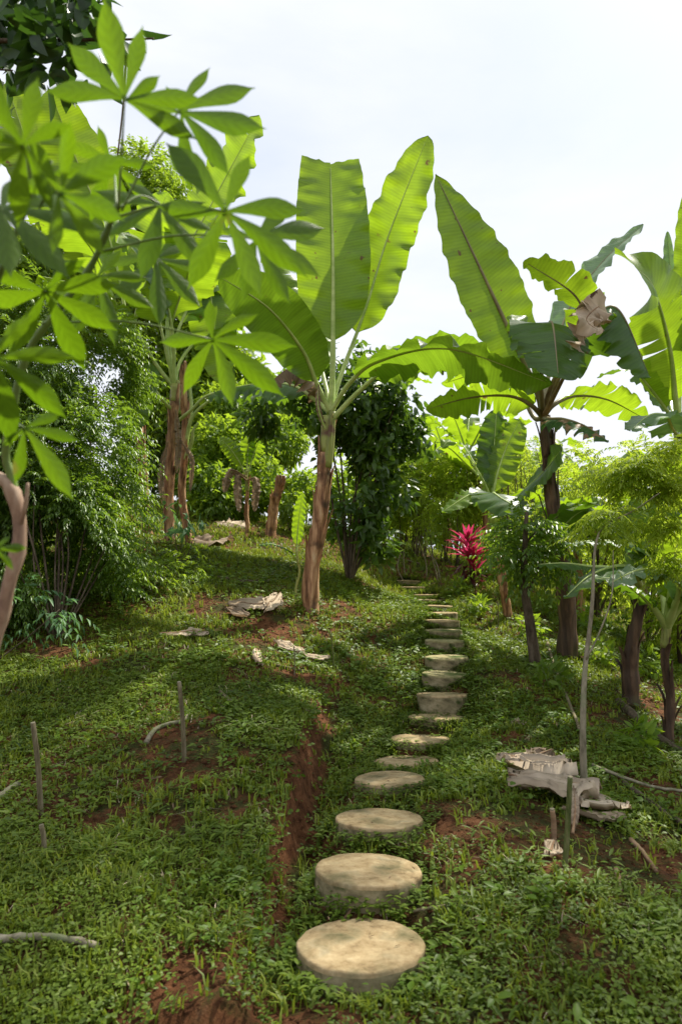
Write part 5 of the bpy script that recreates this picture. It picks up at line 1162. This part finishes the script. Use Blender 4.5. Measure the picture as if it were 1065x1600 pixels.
def crumpled(cx, cy, L, W_px, ang, seed, label, folds=7, amp=.016, lift=.02, mat='litter', split=0.0):
    """a withered banana leaf lying on the ground: a ribbed, folded sheet with a ragged outline"""
    c, d = ground_hit(cx, cy); L *= d / 1000; W = W_px * d / 1000 / 2; a = R(ang); nu, nv = 30, 26
    ax = np.array([math.cos(a), math.sin(a)]); bx = np.array([-math.sin(a), math.cos(a)]); V, UVs, Fc = [], [], []; r_ = np.random.default_rng(seed); ph = r_.random(4) * 6.28
    for i in range(nv):
        v = i / (nv - 1)
        shp = (math.sin(math.pi * min(max(v, .02), .98)) ** .45) * (.62 + .38 * v)
        for j in range(nu):
            u = j / (nu - 1) * 2 - 1
            edge = .95 + 1.1 * float(fbm(v * 6 + seed, math.copysign(3, u) + seed, seed, 4)) + .35 * float(fbm(v * 22, math.copysign(9, u), seed + 2, 3))
            vv = (v - .5) * L * (1 + .9 * float(fbm(u * 2.2 + seed, (4 if v > .5 else 1), seed + 4, 4)))
            uu = u * W * shp * edge
            q = np.array([c.x, c.y]) + ax * vv + bx * uu
            fold = amp * (abs(math.sin(u * folds + ph[0] + 1.4 * float(fbm(u * 2, v * 2, seed, 2)))) * (0.3 + v) + 1.6 * float(fbm(u * 2.5 + seed, v * 3, seed + 6, 4)) + .5 * math.sin(u * folds * 3.1 + ph[1]))
            curl = .05 * max(0, abs(u) - .6) ** 1.2 * (1 if float(fbm(v * 3, u, seed, 2)) > 0 else .1) + .06 * max(0, v - .75) * r_.uniform(.6, 1) * (1 if seed % 2 else .2)
            V.append((q[0], q[1], lift + fold + curl)); UVs.append((v * .5, u * .12 + 3))
    V = np.array(V); V[:, 2] += height(V[:, 0], V[:, 1])
    V[:, 2] = np.maximum(V[:, 2], height(V[:, 0], V[:, 1]) + .004)
    for i in range(nv - 1):
        for j in range(nu - 1):
            if i > 2 and abs(j - nu // 2) > 2 and float(fbm(i * .16 + seed, j * .75, seed + 9, 2)) > .17: continue
            Fc.append((i * nu + j, i * nu + j + 1, (i + 1) * nu + j + 1, (i + 1) * nu + j))
    rt = thing('dead_leaf', c, label, 'dead leaf', 'dry banana leaves on the ground')
    mesh_obj('blade', V, Fc, M[mat], rt, UVs)
    mid = V.reshape(nv, nu, 3)[:, nu // 2] + np.array([0, 0, .003]); tv, tf = tube(mid, np.linspace(.006, .0025, nv), 6); mesh_obj('midrib', tv, tf, M['dry_rib'], rt)
crumpled(842, 1222, 100, 70, -24, 1, 'broad pale grey dead leaf, upper left part of the heap by the sapling', lift=.06, amp=.05, folds=9)
crumpled(868, 1256, 130, 110, -8, 2, 'pale dead leaf across the middle of the heap, folded in long ribs', lift=.06, amp=.05, folds=9)
crumpled(918, 1266, 120, 110, -62, 3, 'ribbed pale dead leaf fanning out at the right of the heap', lift=.055, folds=10, amp=.02)
crumpled(932, 1288, 90, 60, 4, 4, 'tan narrow dead leaf at the lower right end of the heap', lift=.03)
crumpled(835, 1202, 62, 70, 30, 5, 'small curled brown dead leaf at the back left of the heap', lift=.06, mat='banana_dry')
crumpled(862, 1340, 40, 34, 60, 6, 'tan dead leaf base spread at the foot of the mossy stake', lift=.02)
crumpled(392, 955, 60, 40, 10, 7, 'broad curled tan leaf of the litter patch on the sunny bank', lift=.05, amp=.03)
crumpled(425, 955, 50, 36, 70, 8, 'pale upturned broken leaf right in the litter patch', lift=.07, amp=.03)
crumpled(370, 965, 40, 30, -30, 9, 'left brown leaf of the litter patch, half in shadow', lift=.05, mat='banana_dry')
crumpled(452, 1022, 50, 34, -35, 10, 'tan leaf below the litter patch, left of the thin dry cane', lift=.04, amp=.025)
crumpled(490, 1036, 44, 24, -15, 11, 'small near-white leaf right of the thin dry cane', lift=.05)
crumpled(290, 996, 60, 24, 15, 12, 'thin pale leaf at the left of the sunny soil', lift=.03)
# scattered dry bits
rng = np.random.default_rng(33)
x, y = [], []
x1, y1 = scatter(rng, 7000, 1.0, 9.0); z1 = height(x1, y1) + .012
k = fbm(x1 * 1.6, y1 * 1.6, 99, 3) > -0.02; x1, y1, z1 = x1[k], y1[k], z1[k]; n_ = len(x1); a = rng.random(n_) * 6.283
for i_, p_ in enumerate(stone_pos[:9]):       # a few bits have blown on to the stones
    for _ in range(5 if i_ < 4 else 3):
        t_ = rng.random() * 6.283; q_ = rng.random() ** .5 * .18; x1 = np.append(x1, p_.x + math.cos(t_) * q_); y1 = np.append(y1, p_.y + math.sin(t_) * q_); z1 = np.append(z1, p_.z + .009)
n_ = len(x1); a = rng.random(n_) * 6.283
o = leaf_cloud('dry_litter', np.stack([x1, y1, z1], 1), np.stack([np.cos(a), np.sin(a), rng.uniform(-.1, .35, n_)], 1), rand_dirs(rng, n_, 1.2), np.where(np.arange(n_) > n_ - 36, .022, rng.uniform(.015, .075, n_)), np.where(np.arange(n_) > n_ - 36, .006, rng.uniform(.003, .017, n_)), M['litter_brown'], detail=1)
tag(o, 'small dry leaf bits and straw scattered over the slope', 'leaf litter', kind='stuff')
